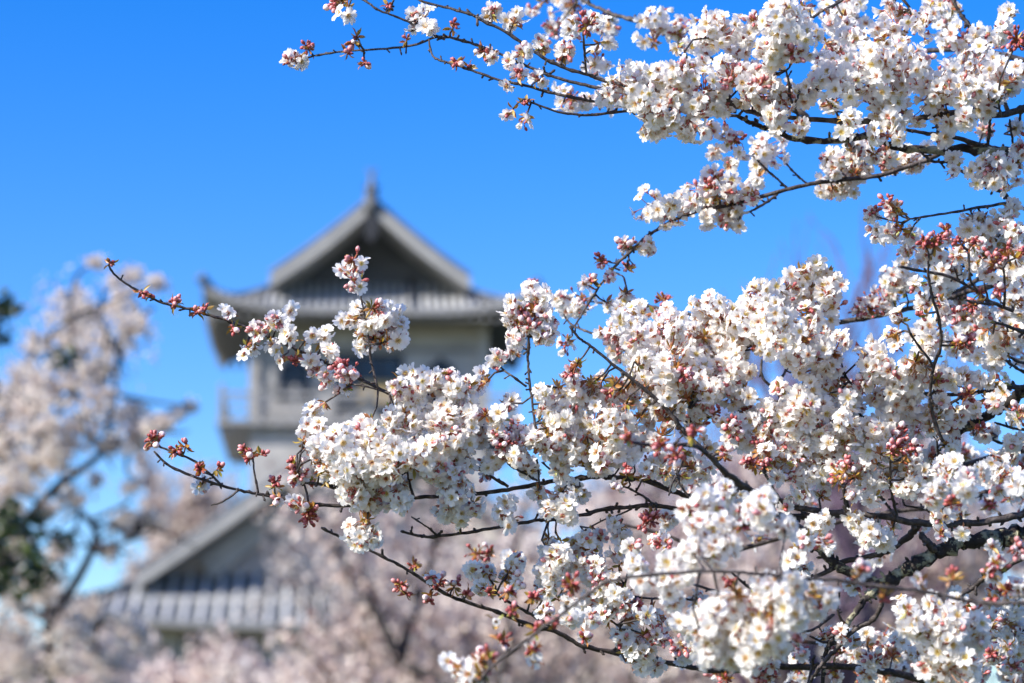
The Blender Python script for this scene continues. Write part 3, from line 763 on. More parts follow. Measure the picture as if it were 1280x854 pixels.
# waist storey and the big lower roof
UW = 5.4
wz = MB()
wz.box(-UW + .8, UW - .8, -4.2, 4.2, FL - 5.5, FL - .29)
wz.build('middle_wall', [PLASTER], keep, smooth=False)
W2, L2, H2 = 22.8, 18.0, 8.1
LE = UE - 12.7
lower, h2 = irimoya(W2, L2, H2, 3.6, 1.5, 1.12, LE, .7, .62, 'lower_roof', OLDPLASTER)
for cx in (-1, 1):                                               # second, inner pair of bargeboards in the great gable
    ib = MB()
    y = -(L2 / 2 - 3.3)
    a, b = Vector((cx * 6.4, y, LE + 2.75)), Vector((cx * .6, y, LE + 7.0))
    ib.faces([a + Vector((0, -.08, 0)), b + Vector((0, -.08, 0)), b + Vector((0, -.08, -.75)), a + Vector((cx * -.6, -.08, -.75)), a + Vector((0, .08, 0)), b + Vector((0, .08, 0)), b + Vector((0, .08, -.75)), a + Vector((cx * -.6, .08, -.75))],
             [(0, 1, 2, 3), (7, 6, 5, 4), (0, 4, 5, 1), (2, 6, 7, 3), (0, 3, 7, 4), (1, 5, 6, 2)])
    ib.build('inner_bargeboard', [PLASTER], lower, smooth=False)
lw = MB()
lw.box(-8.9, 8.9, -7.3, 7.3, 4.5, LE + 1.2)
low_wall = lw.build('lower_wall', [PLASTER], keep, smooth=False)
for i in range(7):
    sl = MB()
    x = -6.6 + i * 2.2
    sl.box(x - .42, x + .42, -7.36, -7.305, 8.1, 9.5, 0)
    for k in range(4):
        sl.box(x - .36 + k * .24 - .05, x - .36 + k * .24 + .05, -7.44, -7.365, 8.05, 9.55, 1)
    sl.build('window', [GLASS, PLASTER], keep, smooth=False)
st = MB()
sv, sf = [], []
for k in range(9):
    e = 3.2 * (1 - k / 8) ** 1.7
    for sx, sy in ((-1, -1), (1, -1), (1, 1), (-1, 1)):
        sv.append((sx * (9.3 + e), sy * (7.7 + e), 4.55 * k / 8 - .05))
for k in range(8):
    for c in range(4):
        sf.append((k * 4 + c, k * 4 + (c + 1) % 4, k * 4 + 4 + (c + 1) % 4, k * 4 + 4 + c))
sf.append((32, 33, 34, 35))
st.faces(sv, sf)
st.build('stone_base', [STONE], keep, smooth=False)


# ------------------------------------------------------------------ trees behind
def clump_faces(mb, c, n, rad, size, rng, lo=.0, hi=1.0, flat=.8):
    """n small bent petals-sized sprays spread through a ball"""
    c = np.array(c)
    d = rng.normal(size=(n, 3))
    d /= np.linalg.norm(d, axis=1)[:, None] + 1e-9
    pos = c + d * (rad * rng.random((n, 1)) ** .5) * np.array([1, 1, flat])
    a = rng.normal(size=(n, 3))
    a /= np.linalg.norm(a, axis=1)[:, None]
    b = np.cross(a, rng.normal(size=(n, 3)))
    b /= np.linalg.norm(b, axis=1)[:, None] + 1e-9
    s = size * rng.uniform(.6, 1.3, (n, 1))
    nn = np.cross(a, b) * s * .35
    vs = np.stack([pos - a * s + nn, pos - b * s * .8 - nn, pos + a * s + nn, pos + b * s * .8 - nn], 1).reshape(-1, 3)
    tint = rng.uniform(lo, hi, n)
    mb.add(vs, np.arange(4 * n), np.full(n, 4), 0, None, np.repeat(tint, 4))


def skeleton(rng, base, height, spread, trunk_r, forks=5, lean=(0, 0), up=.55, levels=2):
    """trunk and limbs as (points, radii); also the points along outer limbs where blossom sits"""
    segs, tips = [], []
    b = Vector(base)
    fork_h = height * rng.uniform(.24, .34)
    top = b + Vector((lean[0], lean[1], fork_h))
    segs.append((spline([b - Vector((0, 0, .3)), b + (top - b) * .5 + Vector((rng.uniform(-.1, .1), rng.uniform(-.1, .1), 0)), top], 5), (trunk_r * 1.25, trunk_r * .8)))

    def grow(p, dirv, length, r, lev):
        n = 4
        pts = [p]
        d = dirv.normalized()
        for i in range(n):
            d = (d + Vector(rng.normal(size=3)) * .20 + Vector((0, 0, (up - .45) * .25))).normalized()
            pts.append(pts[-1] + d * (length / n))
        segs.append((spline(pts, 3), (r, r * .35)))
        if lev == 0:
            for q in pts[1:]:
                tips.append(q)
            return
        if lev == 1:
            tips.extend(pts[2:])
        for q, f in ((pts[2], .7), (pts[3], .62), (pts[4], .55), (pts[4], .5)):
            nd = (d + Vector(rng.normal(size=3)) * .75 + Vector((0, 0, .15))).normalized()
            grow(q, nd, length * f, r * .5, lev - 1)

    a0 = rng.uniform(0, 6.28)
    for k in range(forks):
        a = a0 + 6.28 * k / forks + rng.uniform(-.3, .3)
        e = rng.uniform(.6, 1.1)
        dv = Vector((math.cos(a) * spread, math.sin(a) * spread, height * .6 * e))
        grow(top - Vector((0, 0, rng.uniform(0, .1) * height)), dv, dv.length * .62, trunk_r * .55, levels)
    return segs, tips


def bg_tree(name, base, height, spread, trunk_r, seed, label, cat, group, crown_mat, bark, per_tip=16, size=.06, rad=.28, lean=(0, 0), lo=.16, hi=1, crown='crown', cfrom=0.0, levels=2, forks=5):
    rng = np.random.default_rng(seed)
    root = empty(name, base)
    tag(root, label, cat, group)
    segs, tips = skeleton(rng, (0, 0, 0), height, spread, trunk_r, lean=lean, levels=levels, forks=forks)
    zmax = max(q.z for q in tips)
    rmax = float(np.percentile([math.hypot(q.x, q.y) for q in tips], 90))
    fz, fr = height / zmax, spread / rmax
    tips = [Vector((q.x * fr, q.y * fr, q.z * fz)) for q in tips]
    segs = [([(q[0] * fr, q[1] * fr, q[2] * fz) for q in pts], rr) for pts, rr in segs]
    t = MB()
    for pts, (r0, r1) in segs:
        n = len(pts)
        t.tube(pts, [max(r0 + (r1 - r0) * i / (n - 1), .006) for i in range(n)], 6)
    t.build('trunk', [bark], root)
    if crown_mat:
        c = MB()
        for q in tips:
            if q.z < cfrom * height:
                continue
            clump_faces(c, q, int(per_tip * rng.uniform(.5, 1.5)), rad * rng.uniform(.7, 1.3), size, rng, lo, hi)
        c.build(crown, [crown_mat], root, smooth=False)
    return root


def gpos(px, dist):
    """point on the ground at this bearing and distance"""
    q = P(px, 427, dist / math.cos(PITCH))
    return (q.x, q.y, 0.0)


def hgt(y, dist):
    return CAM.z + dist * math.tan(PITCH - math.atan((y - 427) * K))


ROW = 'cherry trees below the castle'
# px bearing, distance, px height of crown top, crown half-width (m), blossom, label
BG = [
    (235, 44, 772, 3.4, 'pink', 'low pink cherry tree in bloom below the left end of the lower castle roof'),
    (345, 38, 772, 3.2, 'pale', 'low pale cherry tree in bloom below the middle of the lower castle roof'),
    (450, 34, 775, 3.0, 'pink', 'cherry tree in bloom below the right part of the lower tiled roof'),
    (620, 46, 640, 3.0, 'pale', 'cherry tree in bloom just left of the dark bare trunk'),
    (120, 58, 778, 3.6, 'pink', 'cherry tree in bloom behind the old tree at the left edge'),
    (5, 50, 745, 3.4, 'pink', 'low cherry tree in bloom at the left edge below the dark green leaves'),
    (700, 24, 490, 2.6, 'pink', 'cherry tree with a dark bare trunk seen under the long low twig'),
    (840, 40, 485, 4.4, 'pale', 'cherry tree in bloom hidden behind the middle of the near blossom'),
    (770, 34, 500, 3.0, 'pale', 'cherry tree in bloom behind the right half of the long in-focus branch'),
    (985, 30, 450, 2.6, 'pink', 'tall cherry tree whose brown crown shows in the sky gap behind the near blossom'),
    (1120, 36, 540, 4.2, 'pale', 'cherry tree in bloom behind the thick lichened limb'),
    (1270, 32, 500, 3.6, 'pink', 'cherry tree in bloom behind the far right edge of the near blossom'),
]
for i, (px, dist, ty, hw, kind, lab) in enumerate(BG):
    H_ = hgt(ty, dist - .8 * hw)
    bg_tree('cherry_tree', gpos(px, dist), H_ - .35, hw, .16 + .012 * H_, 100 + i, lab, 'tree', ROW,
            PINK_BLOSSOM if kind == 'pink' else PALE_BLOSSOM, FAR_BARK, per_tip=26, size=.0021 * dist, rad=.34 + .004 * dist)

# tall grey twiggy trees at the castle's left
bg_tree('budding_tree', gpos(228, 120), hgt(562, 120), 2.9, .2, 41, 'grey twiggy tree in bud rising behind the left end of the lower castle roof', 'tree', None, PALE_BLOSSOM, GREY_BARK, per_tip=24, size=.13, rad=.6, lo=.1, hi=.8, cfrom=.45)
bg_tree('cherry_tree', gpos(415, 82), hgt(606, 80), 2.9, .22, 61, 'slender pale pink cherry tree in bloom before the great lower gable of the castle', 'tree', ROW, PALE_BLOSSOM, GREY_BARK, per_tip=4, size=.10, rad=.5, cfrom=.70)
bg_tree('bare_tree', gpos(985, 26), hgt(218, 26), 2.5, .17, 43, 'bare purplish tree with thin twigs against the blue sky', 'tree', None, None, PURPLE_BARK, levels=3, forks=9)

# ---- the left cherry tree, limbs traced at its own distance
LD = 16.0
lroot = empty('cherry_tree', gpos(62, LD))
tag(lroot, 'old cherry tree in pale bloom with dark curved limbs at the left edge', 'tree')
LB = Vector(lroot.location)
LIMBS = """
26 20: 70,1300 66,1100 60,960 62,854 62,770
14 6: 62,770 50,730 70,690 92,668 100,640
18 6: 62,770 45,705 30,660 68,612 95,592 128,562 140,505 150,445 166,405 192,385
18 6: 62,770 90,735 112,695 119,668 110,648 97,636
9 4: 116,690 148,682 176,664 195,655
13 4: 45,705 20,645 4,565 10,500 42,440 60,420
9 3: 95,592 60,562 40,520 30,478
9 3: 140,505 118,470 96,440 84,400
8 3: 150,445 130,408 112,388
6 3: 128,562 165,550 200,530
6 3: 128,562 108,540 100,500 88,470
12 5: 62,770 30,760 0,735 -40,700
10 4: 62,800 105,790 135,770
"""
rng = np.random.default_rng(7)
t = MB()
LP = []
for row in LIMBS.strip().splitlines():
    th, pts = row.split(':')
    a, b = map(float, th.split())
    pp = [tuple(map(float, q.split(','))) for q in pts.split()]
    dz0 = rng.uniform(-.1, .1)
    dd = rng.uniform(-.9, .9) if a < 20 else .0
    w = spline([tuple(P(x, y, LD + dd * i / len(pp))) for i, (x, y) in enumerate(pp)], 5)
    w = [Vector(q) - LB for q in w]
    n = len(w)
    LP += w[2:]
    t.tube(w, [(a + (b - a) * i / (n - 1)) * .78 * K * LD / 2 for i in range(n)], 7)
    if a < 15:
        for q in w[4::4]:
            for _ in range(2):
                d = Vector(rng.normal(size=3)).normalized()
                e = q + d * rng.uniform(.15, .4)
                t.tube([q, q + (e - q) * .5 + Vector(rng.normal(size=3)) * .03, e], [.012, .009, .005], 5)
limbs_ = t
CL = [(85, 390, 25), (110, 400, 28), (80, 430, 22), (150, 380, 18), (165, 410, 22), (130, 430, 20), (45, 430, 12), (30, 470, 16), (15, 500, 24), (55, 480, 24), (90, 470, 24), (120, 500, 18),
      (60, 530, 28), (25, 540, 28), (100, 540, 24), (160, 520, 20), (170, 548, 16), (140, 560, 12), (205, 527, 9), (190, 535, 9), (222, 518, 6), (236, 508, 4), (20, 590, 20), (45, 580, 16), (10, 640, 14), (62, 642, 8),
      (90, 622, 13), (160, 612, 5), (172, 605, 4), (120, 600, 6), (25, 740, 24), (60, 730, 18), (20, 790, 24), (40, 830, 28), (90, 790, 22), (120, 812, 24), (110, 760, 16), (148, 655, 6), (160, 646, 5), (185, 642, 6), (172, 655, 5), (198, 652, 5), (120, 328, 7), (165, 345, 9), (195, 355, 8), (140, 350, 5),
      (0, 560, 24), (5, 700, 20), (75, 690, 12), (140, 830, 26), (170, 790, 18), (135, 690, 9), (165, 665, 9), (70, 575, 14), (35, 610, 10), (125, 460, 18), (75, 770, 12), (80, 830, 20), (15, 830, 20), (20, 680, 14), (8, 610, 20), (40, 510, 20), (75, 555, 18), (-30, 520, 40), (-30, 620, 40), (-30, 780, 40)]
c, tw = MB(), limbs_
for x, y, r in CL:
    q = P(x, y, LD + rng.uniform(-.7, .7)) - LB
    rr = r * K * LD
    if x > -20:
        near = min(LP, key=lambda w_: (w_ - q).length)
        if (near - q).length > .05:
            md = near.lerp(q, .5) + Vector(rng.normal(size=3)) * .05
            tw.tube(spline([tuple(near), tuple(md), tuple(q)], 3), [.016, .014, .013, .011, .009, .008, .006], 5)
    for _ in range(max(5, int(r * 2.0))):
        d = Vector(rng.normal(size=3)).normalized() * rr * 1.3 * rng.random() ** .6
        clump_faces(c, q + d, 6, .055, .020, rng, .28, 1.0)
trunk_ = limbs_.build('trunk', [FAR_BARK], lroot)
for x, y, r in CL:                               # thin outer sprays between the heavier clumps
    for _ in range(int(r * .8)):
        q = P(x + rng.normal() * r * 1.1, y + rng.normal() * r * 1.1, LD + rng.uniform(-.8, .8)) - LB
        clump_faces(c, q, 4, .06, .016, rng, .2, 1.0)
c.build('crown', [PALE_BLOSSOM], lroot, smooth=False)

# ---- evergreen at the left edge, nearly all of it outside the picture
ED = 13.0
er = empty('evergreen_tree', gpos(-150, ED))
tag(er, 'dark green evergreen tree just entering the picture at the left edge', 'tree')
EB = Vector(er.location)
rng = np.random.default_rng(12)
t, c = MB(), MB()
t.tube(spline([(0, 0, -.3), (.1, 0, 2), (-.05, .1, 4), (0, 0, 6.4)], 6), [.16 - .0065 * i for i in range(19)], 8)
for z_, x, y, n in ((2.6, 0, 676, 6), (2.7, 22, 700, 3), (2.4, -30, 690, 16), (3.0, -70, 640, 14), (4.4, -26, 388, 4), (4.2, -50, 395, 9), (3.8, -80, 460, 12), (3.4, -110, 540, 14), (2.2, -100, 740, 14), (4.9, -100, 340, 12), (3.0, -180, 600, 14), (4.2, -200, 420, 14), (5.2, -150, 280, 12)):
    q = P(x, y, ED + rng.uniform(-.3, .3)) - EB
    t.tube(spline([(0, 0, z_), tuple(q * .5 + Vector((0, 0, z_ * .5 + .12))), tuple(q)], 4), [.05 - .0045 * i for i in range(9)], 6)
    for _ in range(n):
        clump_faces(c, q + Vector(rng.normal(size=3)) * .16, 34, .10, .026, rng, 0, 1)
t.build('trunk', [FAR_BARK], er)
c.build('crown', [NEEDLE], er, smooth=False)
# ------------------------------------------------------------------ the near cherry tree
TR = P(1560, 760, 3.75)
tree = empty('cherry_tree', (TR.x, TR.y, 0))
tag(tree, 'flowering cherry tree with in-focus white blossom and pink buds reaching in from the right', 'tree')
TB = Vector(tree.location)
rng = random.Random(3)
nrg = np.random.default_rng(3)

tk = MB()
tp = spline([(0, 0, -.25), (.03, .02, .5), (-.02, 0, 1.2), (-.05, .03, 1.9), (.02, .05, 2.6), (.1, .1, 3.3), (.12, .2, 4.0)], 6)
tk.tube(tp, [.17 * (1.25 if i == 0 else 1) * (1 - .62 * i / (len(tp) - 1)) for i in range(len(tp))], 14, 0, .06, rng)
trunk = tk.build('trunk', [LIMB_BARK], tree)

BPTS = []                                     # every branch point, for the clusters to hang on
for row in BRANCHES.strip().splitlines():
    hd, pts = row.split(':')
    t0, t1, d0, d1 = map(float, hd.split())
    pp = [tuple(map(float, q.split(','))) for q in pts.split()]
    n = len(pp)
    raw = []
    ph = rng.uniform(0, 6)
    for i, (x, y) in enumerate(pp):
        u = i / (n - 1)
        d = FOCUS + d0 + (d1 - d0) * u + .012 * math.sin(ph + u * 5) * (1 - abs(2 * u - 1))
        w = P(x, y, d)
        raw.append((w.x, w.y, w.z, (t0 + (t1 - t0) * u) * K * d / 2, x, y, d))
    if pp[-1][0] >= 1310:                     # a limb that leaves the picture: carry it to the trunk
        l = raw[-1]
        hz = max(.9, min(3.5, l[2] - .25 - .1 * abs(l[0] - TR.x)))
        e = (TR.x, TR.y, hz)
        m_ = [(l[k] * .5 + e[k] * .5) for k in range(3)]
        m_[2] += .03
        raw.append((*m_, l[3] * 1.5, 1430, l[5] + 40, l[6]))
        raw.append((*e, l[3] * 2.2, 1560, l[5] + 80, l[6]))
    sp = spline(raw, 6)
    mb = MB()
    P3, Rr = [], []
    for i, q in enumerate(sp):
        r = max(q[3], .0008)
        nz = mnoise.noise(Vector((q[0] * 60, q[1] * 60, q[2] * 60)))
        kn = 1.0 + .22 * nz + (.35 if rng.random() < .10 else 0)
        P3.append(Vector(q[:3]) - TB + Vector((rng.gauss(0, 1), rng.gauss(0, 1), rng.gauss(0, 1))) * r * .16)
        Rr.append(r * kn)
        if q[4] < 1300:
            BPTS.append((q[4], q[5], q[6], q[0], q[1], q[2], r))
    thick = t1 > 10.5
    sides = 10 if thick else 7
    Rr[0] *= .75
    mb.tube(P3, Rr, sides, 0, .10, rng)
    # short blunt spurs with bud scales along the wood
    for i in range(2, len(sp) - 1):
        if rng.random() < .30 and sp[i][4] < 1300:
            dr_ = Vector((rng.gauss(0, 1), rng.gauss(0, .7), rng.gauss(0, 1))).normalized()
            ln = rng.uniform(.004, .011) + Rr[i]
            rs = min(.0024, Rr[i] * .8)
            mb.tube([P3[i], P3[i] + dr_ * ln * .55, P3[i] + dr_ * ln * .8, P3[i] + dr_ * ln], [rs, rs * .8, rs * 1.1, rs * .3], 5, 0, .1, rng)
    nm = 'limb' if thick else ('branch' if t1 >= 4 else 'twig')
    mb.build(nm, [LIMB_BARK if thick else BARK], tree)
BP = np.array(BPTS)


# ---- one open flower, petals up +z, its stalk end at the origin
def flower_template(open_deg, seed, v, detail=True, notch=.10, curl=.0):
    r_ = np.random.default_rng(seed)
    V, F, M, T, VV = [], [], [], [], []

    def put(vs, fs, m, ts, vv):
        o = len(V)
        V.extend(vs)
        F.extend([tuple(o + i for i in f) for f in fs])
        M.extend([m] * len(fs))
        T.extend(ts)
        VV.extend([vv] * len(vs))

    Lp = .0150
    rows = [(0.0, .09), (.22, .22), (.5, .38), (.75, .42), (.94, .30)] if detail else [(0, .10), (.4, .40), (.8, .46), (.95, .3)]
    cols = 5 if detail else 3
    hz = .0055                                    # flower cup above the calyx
    for k in range(5):
        az = 2 * math.pi * k / 5 + r_.uniform(-.12, .12)
        op = math.radians(open_deg + r_.uniform(-8, 8))
        tw = r_.uniform(-.25, .25)
        ls = r_.uniform(.9, 1.06)
        vs, ts = [], []
        for i, (u, hwid) in enumerate(rows):
            for j in range(cols):
                s = 2 * j / (cols - 1) - 1
                uu = u
                if i == len(rows) - 1:
                    uu = u + (.09 if abs(s) > .3 and abs(s) < .9 else 0) - (notch if s == 0 else 0)
                x = uu * Lp * ls
                y = s * hwid * Lp
                cup = (s * s) * .0022 * math.sin(u * 2.6) + (u ** 2) * curl * Lp + .0016 * math.sin(u * 3.1) + r_.normal() * .0003
                y2 = y * math.cos(tw * u) - cup * math.sin(tw * u)
                c2 = y * math.sin(tw * u) + cup * math.cos(tw * u)
                rx = .0012 + x * math.cos(op) - c2 * math.sin(op)
                rz = hz + x * math.sin(op) + c2 * math.cos(op)
                vs.append((rx * math.cos(az) - y2 * math.sin(az), rx * math.sin(az) + y2 * math.cos(az), rz))
                ts.append(u)
        fs = [(i * cols + j, i * cols + j + 1, (i + 1) * cols + j + 1, (i + 1) * cols + j) for i in range(len(rows) - 1) for j in range(cols - 1)]
        put(vs, fs, 0, ts, v)
    # stamens with anthers
    ns = 13 if detail else 6
    for k in range(ns):
        az = 2 * math.pi * k / ns + r_.uniform(-.3, .3)
        sl = math.radians(r_.uniform(12, 48)) + math.radians(max(0, 25 - open_deg)) * .3
        ln = .0075 * r_.uniform(.7, 1.1)
        d = np.array([math.sin(sl) * math.cos(az), math.sin(sl) * math.sin(az), math.cos(sl)])
        a = np.array([0, 0, hz])
        b = a + d * ln
        sd = np.cross(d, [0.3, 0.5, .8])
        sd /= np.linalg.norm(sd)
        w = .00022 if detail else .0003
        put([tuple(a - sd * w), tuple(a + sd * w), tuple(b + sd * w), tuple(b - sd * w)], [(0, 1, 2, 3)], 1 if v < .45 else 2, [0] * 4, min(1, v + .15))
        s2 = np.cross(d, sd)
        ra = .00075
        oc = [b + sd * ra, b - sd * ra, b + s2 * ra, b - s2 * ra, b + d * ra * 1.2, b - d * ra]
        put([tuple(q) for q in oc], [(0, 2, 4), (2, 1, 4), (1, 3, 4), (3, 0, 4), (2, 0, 5), (1, 2, 5), (3, 1, 5), (0, 3, 5)], 1, [0] * 6, r_.uniform(0, .55))
    # calyx cup and sepals
    nr = 6
    ring = []
    for z, r in ((0, .0007), (.0018, .0016), (.0042, .0017), (.0060, .0022)):
        for k in range(nr):
            a = 2 * math.pi * k / nr
            ring.append((r * math.cos(a), r * math.sin(a), z))
    put(ring, [(i * nr + k, i * nr + (k + 1) % nr, (i + 1) * nr + (k + 1) % nr, (i + 1) * nr + k) for i in range(3) for k in range(nr)], 2, [0] * len(ring), .8)
    for k in range(5):
        a = 2 * math.pi * (k + .5) / 5
        ca, sa = math.cos(a), math.sin(a)
        q = [(.0016, -.0012, .0055), (.0016, .0012, .0055), (.006, .0, .0050)]
        put([(x * ca - y * sa, x * sa + y * ca, z) for x, y, z in q], [(0, 1, 2)], 2, [0] * 3, .75)
    return (np.array(V, np.float32), np.array([i for f in F for i in f], np.int32), np.array([len(f) for f in F], np.int32), np.array(M, np.int32), np.array(T, np.float32), np.array(VV, np.float32))


def bud_template(length, wid, tint, seed):
    r_ = np.random.default_rng(seed)
    V, F, M, VV = [], [], [], []
    prof = [(0, .18), (.10, .38), (.32, .42), (.36, .62), (.55, 1.0), (.75, .95), (.92, .55), (1.0, .12)]
    nr = 7
    for z, r in prof:
        for k in range(nr):
            a = 2 * math.pi * k / nr
            q = 1 + .07 * math.sin(2 * a + seed)
            V.append((r * wid / 2 * math.cos(a) * q, r * wid / 2 * math.sin(a) * q, z * length))
            VV.append(.9 if z < .34 else tint + .12 * (z - .6) + r_.uniform(-.04, .04))
    for i in range(len(prof) - 1):
        for k in range(nr):
            F.append((i * nr + k, i * nr + (k + 1) % nr, (i + 1) * nr + (k + 1) % nr, (i + 1) * nr + k))
            M.append(2 if prof[i][0] < .33 else 3)
    F.append(tuple(range((len(prof) - 1) * nr, len(prof) * nr)))
    M.append(3)
    for k in range(5):                              # sepals that clasp the bud
        a = 2 * math.pi * k / 5
        ca, sa = math.cos(a), math.sin(a)
        o = len(V)
        for x, y, z in ((.40, -.17, .33), (.40, .17, .33), (.54, 0, .62)):
            x, y = x * wid * 1.03, y * wid
            V.append((x * ca - y * sa, x * sa + y * ca, z * length))
            VV.append(.95)
        F.append((o, o + 1, o + 2))
        M.append(2)
    return (np.array(V, np.float32), np.array([i for f in F for i in f], np.int32), np.array([len(f) for f in F], np.int32), np.array(M, np.int32), np.zeros(len(V), np.float32), np.array(VV, np.float32))


FMATS = [PETAL, STAMEN, STALK, BUD, BRACT, BARK]
FT = []
for k, (od, v, cu) in enumerate(((2, .05, .10), (6, .28, .05), (10, .40, .08), (3, .62, .0), (9, .85, .06), (0, .45, -.12), (18, .2, .12), (44, .30, .25), (28, .75, .12), (60, .5, .3))):
    FT.append(flower_template(od, 20 + k, v, True, notch=.06 + .02 * (k % 4), curl=cu))
FLOWER_P = [.17, .16, .15, .08, .045, .12, .12, .09, .045, .05]
BT = [bud_template(.0085, .0038, .05, 1), bud_template(.0105, .0050, .24, 2), bud_template(.0125, .0068, .55, 3), bud_template(.014, .0092, .98, 4)]


def tmesh(name, tp):
    mb = MB()
    mb.add(*tp[:4], tp[4], tp[5])
    return mb.mesh(name, FMATS)


FM = [tmesh('blossom', t_) for t_ in FT]
BM = [tmesh('bud', t_) for t_ in BT]


def orient(n, roll):
    z = n.normalized()
    x = z.cross(Vector((.2, .3, .93)))
    if x.length < 1e-3:
        x = Vector((1, 0, 0))
    x.normalize()
    y = z.cross(x)
    m = Matrix((x, y, z)).transposed()
    return m @ Matrix.Rotation(roll, 3, 'Z')


def stalk(mb, a, b, r, v, mat=2, sag=.15):
    a, b = Vector(a), Vector(b)
    d = b - a
    s = Vector((rng.gauss(0, 1), rng.gauss(0, 1), rng.gauss(0, 1) - .2)) * d.length * sag * .5
    pts = [a, a + d * .35 + s * .8, a + d * .72 + s, b]
    n0 = mb.n
    mb.tube(pts, [r * 1.15, r, r, r * 1.1], 4, mat, cap=False)
    mb.b[-1][:] = v


def bract(mb, p, d, ln, wd, v):
    d = d.normalized()
    s = d.cross(Vector((rng.gauss(0, 1), rng.gauss(0, 1), rng.gauss(0, 1)))).normalized()
    u = d.cross(s)
    vs = []
    for f, w, h in ((0, .25, 0), (.35, .9, .12), (.7, .75, .15), (1.0, .08, .02)):
        vs += [p + d * ln * f - s * wd * w * .5 + u * ln * h, p + d * ln * f + u * ln * h * .5, p + d * ln * f + s * wd * w * .5 + u * ln * h]
    fs = [(i * 3 + k, i * 3 + k + 1, i * 3 + k + 4, i * 3 + k + 3) for i in range(3) for k in range(2)]
    mb.faces(vs, fs, 4, None, v)


rows = [tuple(map(float, s_.split())) for l in CLUSTERS.strip().splitlines() for s_ in l.split(';')]


# small umbels that fill the wood between neighbouring clusters
fill = []
for i, a in enumerate(rows):
    for b_ in rows[i + 1:]:
        if a[4] >= 6 and b_[4] >= 6 and abs(a[3] - b_[3]) < .12:
            ds = math.hypot(a[0] - b_[0], a[1] - b_[1])
            if .75 * (a[2] + b_[2]) < ds < 1.12 * (a[2] + b_[2]) and rng.random() < .8:
                w = a[2] / (a[2] + b_[2])
                fill.append((a[0] + (b_[0] - a[0]) * w + rng.gauss(0, 4), a[1] + (b_[1] - a[1]) * w + rng.gauss(0, 4), min(a[2], b_[2]) * .72, (a[3] + b_[3]) / 2 + rng.uniform(-.02, .05), rng.choice((4, 5, 6)), rng.choice((0, 0, 0, 1, 4))))
n_fill = len(fill)
# blossom farther back in the crown, out of focus between the near clusters
gaps = [(985, 425, 78, 42), (745, 462, 40, 50), (972, 490, 28, 55), (1100, 30, 22, 34), (1236, 30, 24, 34), (1022, 52, 16, 22), (1070, 430, 32, 34), (1240, 650, 20, 26), (1020, 705, 40, 24), (1190, 715, 40, 22), (1230, 555, 20, 20)]
DENSE = [(470, 580, 85, 60), (560, 510, 75, 50), (590, 555, 70, 40), (720, 510, 55, 55), (700, 560, 80, 38), (850, 452, 95, 48), (800, 540, 80, 50), (900, 500, 80, 50), (1000, 540, 80, 70), (1110, 460, 65, 35), (1110, 540, 70, 60),
         (1165, 525, 50, 40), (1120, 600, 60, 25), (990, 390, 60, 48), (830, 420, 70, 32), (925, 415, 60, 38), (1240, 330, 45, 65), (1245, 545, 40, 45), (1175, 360, 50, 40), (840, 118, 85, 42), (960, 110, 60, 45), (1090, 100, 80, 45),
         (1210, 100, 75, 42), (980, 40, 42, 36), (1060, 52, 45, 38), (1130, 35, 40, 28), (900, 58, 55, 32), (740, 32, 50, 22), (1090, 195, 55, 22), (890, 252, 55, 22), (740, 700, 65, 45), (770, 750, 55, 40), (880, 660, 50, 30), (880, 780, 60, 50),
         (980, 760, 55, 60), (1180, 790, 60, 50), (1240, 790, 38, 50), (1090, 812, 70, 32), (950, 640, 60, 30), (1060, 660, 60, 20), (1200, 600, 60, 28), (640, 560, 40, 40), (1030, 520, 60, 50), (690, 715, 50, 35), (820, 800, 60, 30)]
for a, b_, c_, e_ in DENSE:                       # loose umbels that close the wood where the photograph is one white mass
    for _ in range(int(c_ * e_ / 330 + .5)):
        while True:
            u, w = rng.uniform(-1, 1), rng.uniform(-1, 1)
            if u * u + w * w < 1:
                break
        fill.append((a + u * c_, b_ + w * e_, rng.uniform(11, 19), rng.uniform(-.03, .16) + (.0 if b_ > 300 else .03), rng.choice((2, 3, 4, 5, 6)), rng.choice((0, 0, 1, 2, 4, 6))))
n_fill = len(fill)
tries = 0
while tries < 900 and len(fill) < 4000:
    tries += 1
    z_ = rng.choices(((730, 1285, 450, 850), (950, 1285, 0, 130), (1140, 1285, 285, 450), (940, 1285, 770, 856)), (.46, .16, .12, .26))[0]
    x, y = rng.uniform(z_[0], z_[1]), rng.uniform(z_[2], z_[3])
    if any(((x - a) / b1) ** 2 + ((y - b_) / c_) ** 2 < 1.5 for a, b_, b1, c_ in gaps) or (x < 840 and y > 600):
        continue
    if y > 500 and x < 1130 and rng.random() < .4:
        continue
    fill.append((x, y, rng.uniform(11, 21), rng.uniform(.38, .75), rng.choice((2, 3, 4, 5, 6, 7)), rng.choice((0, 2, 4, 7))))
    if len(fill) - n_fill > 150:
        break
rows += fill


n_traced = len(rows) - len(fill)


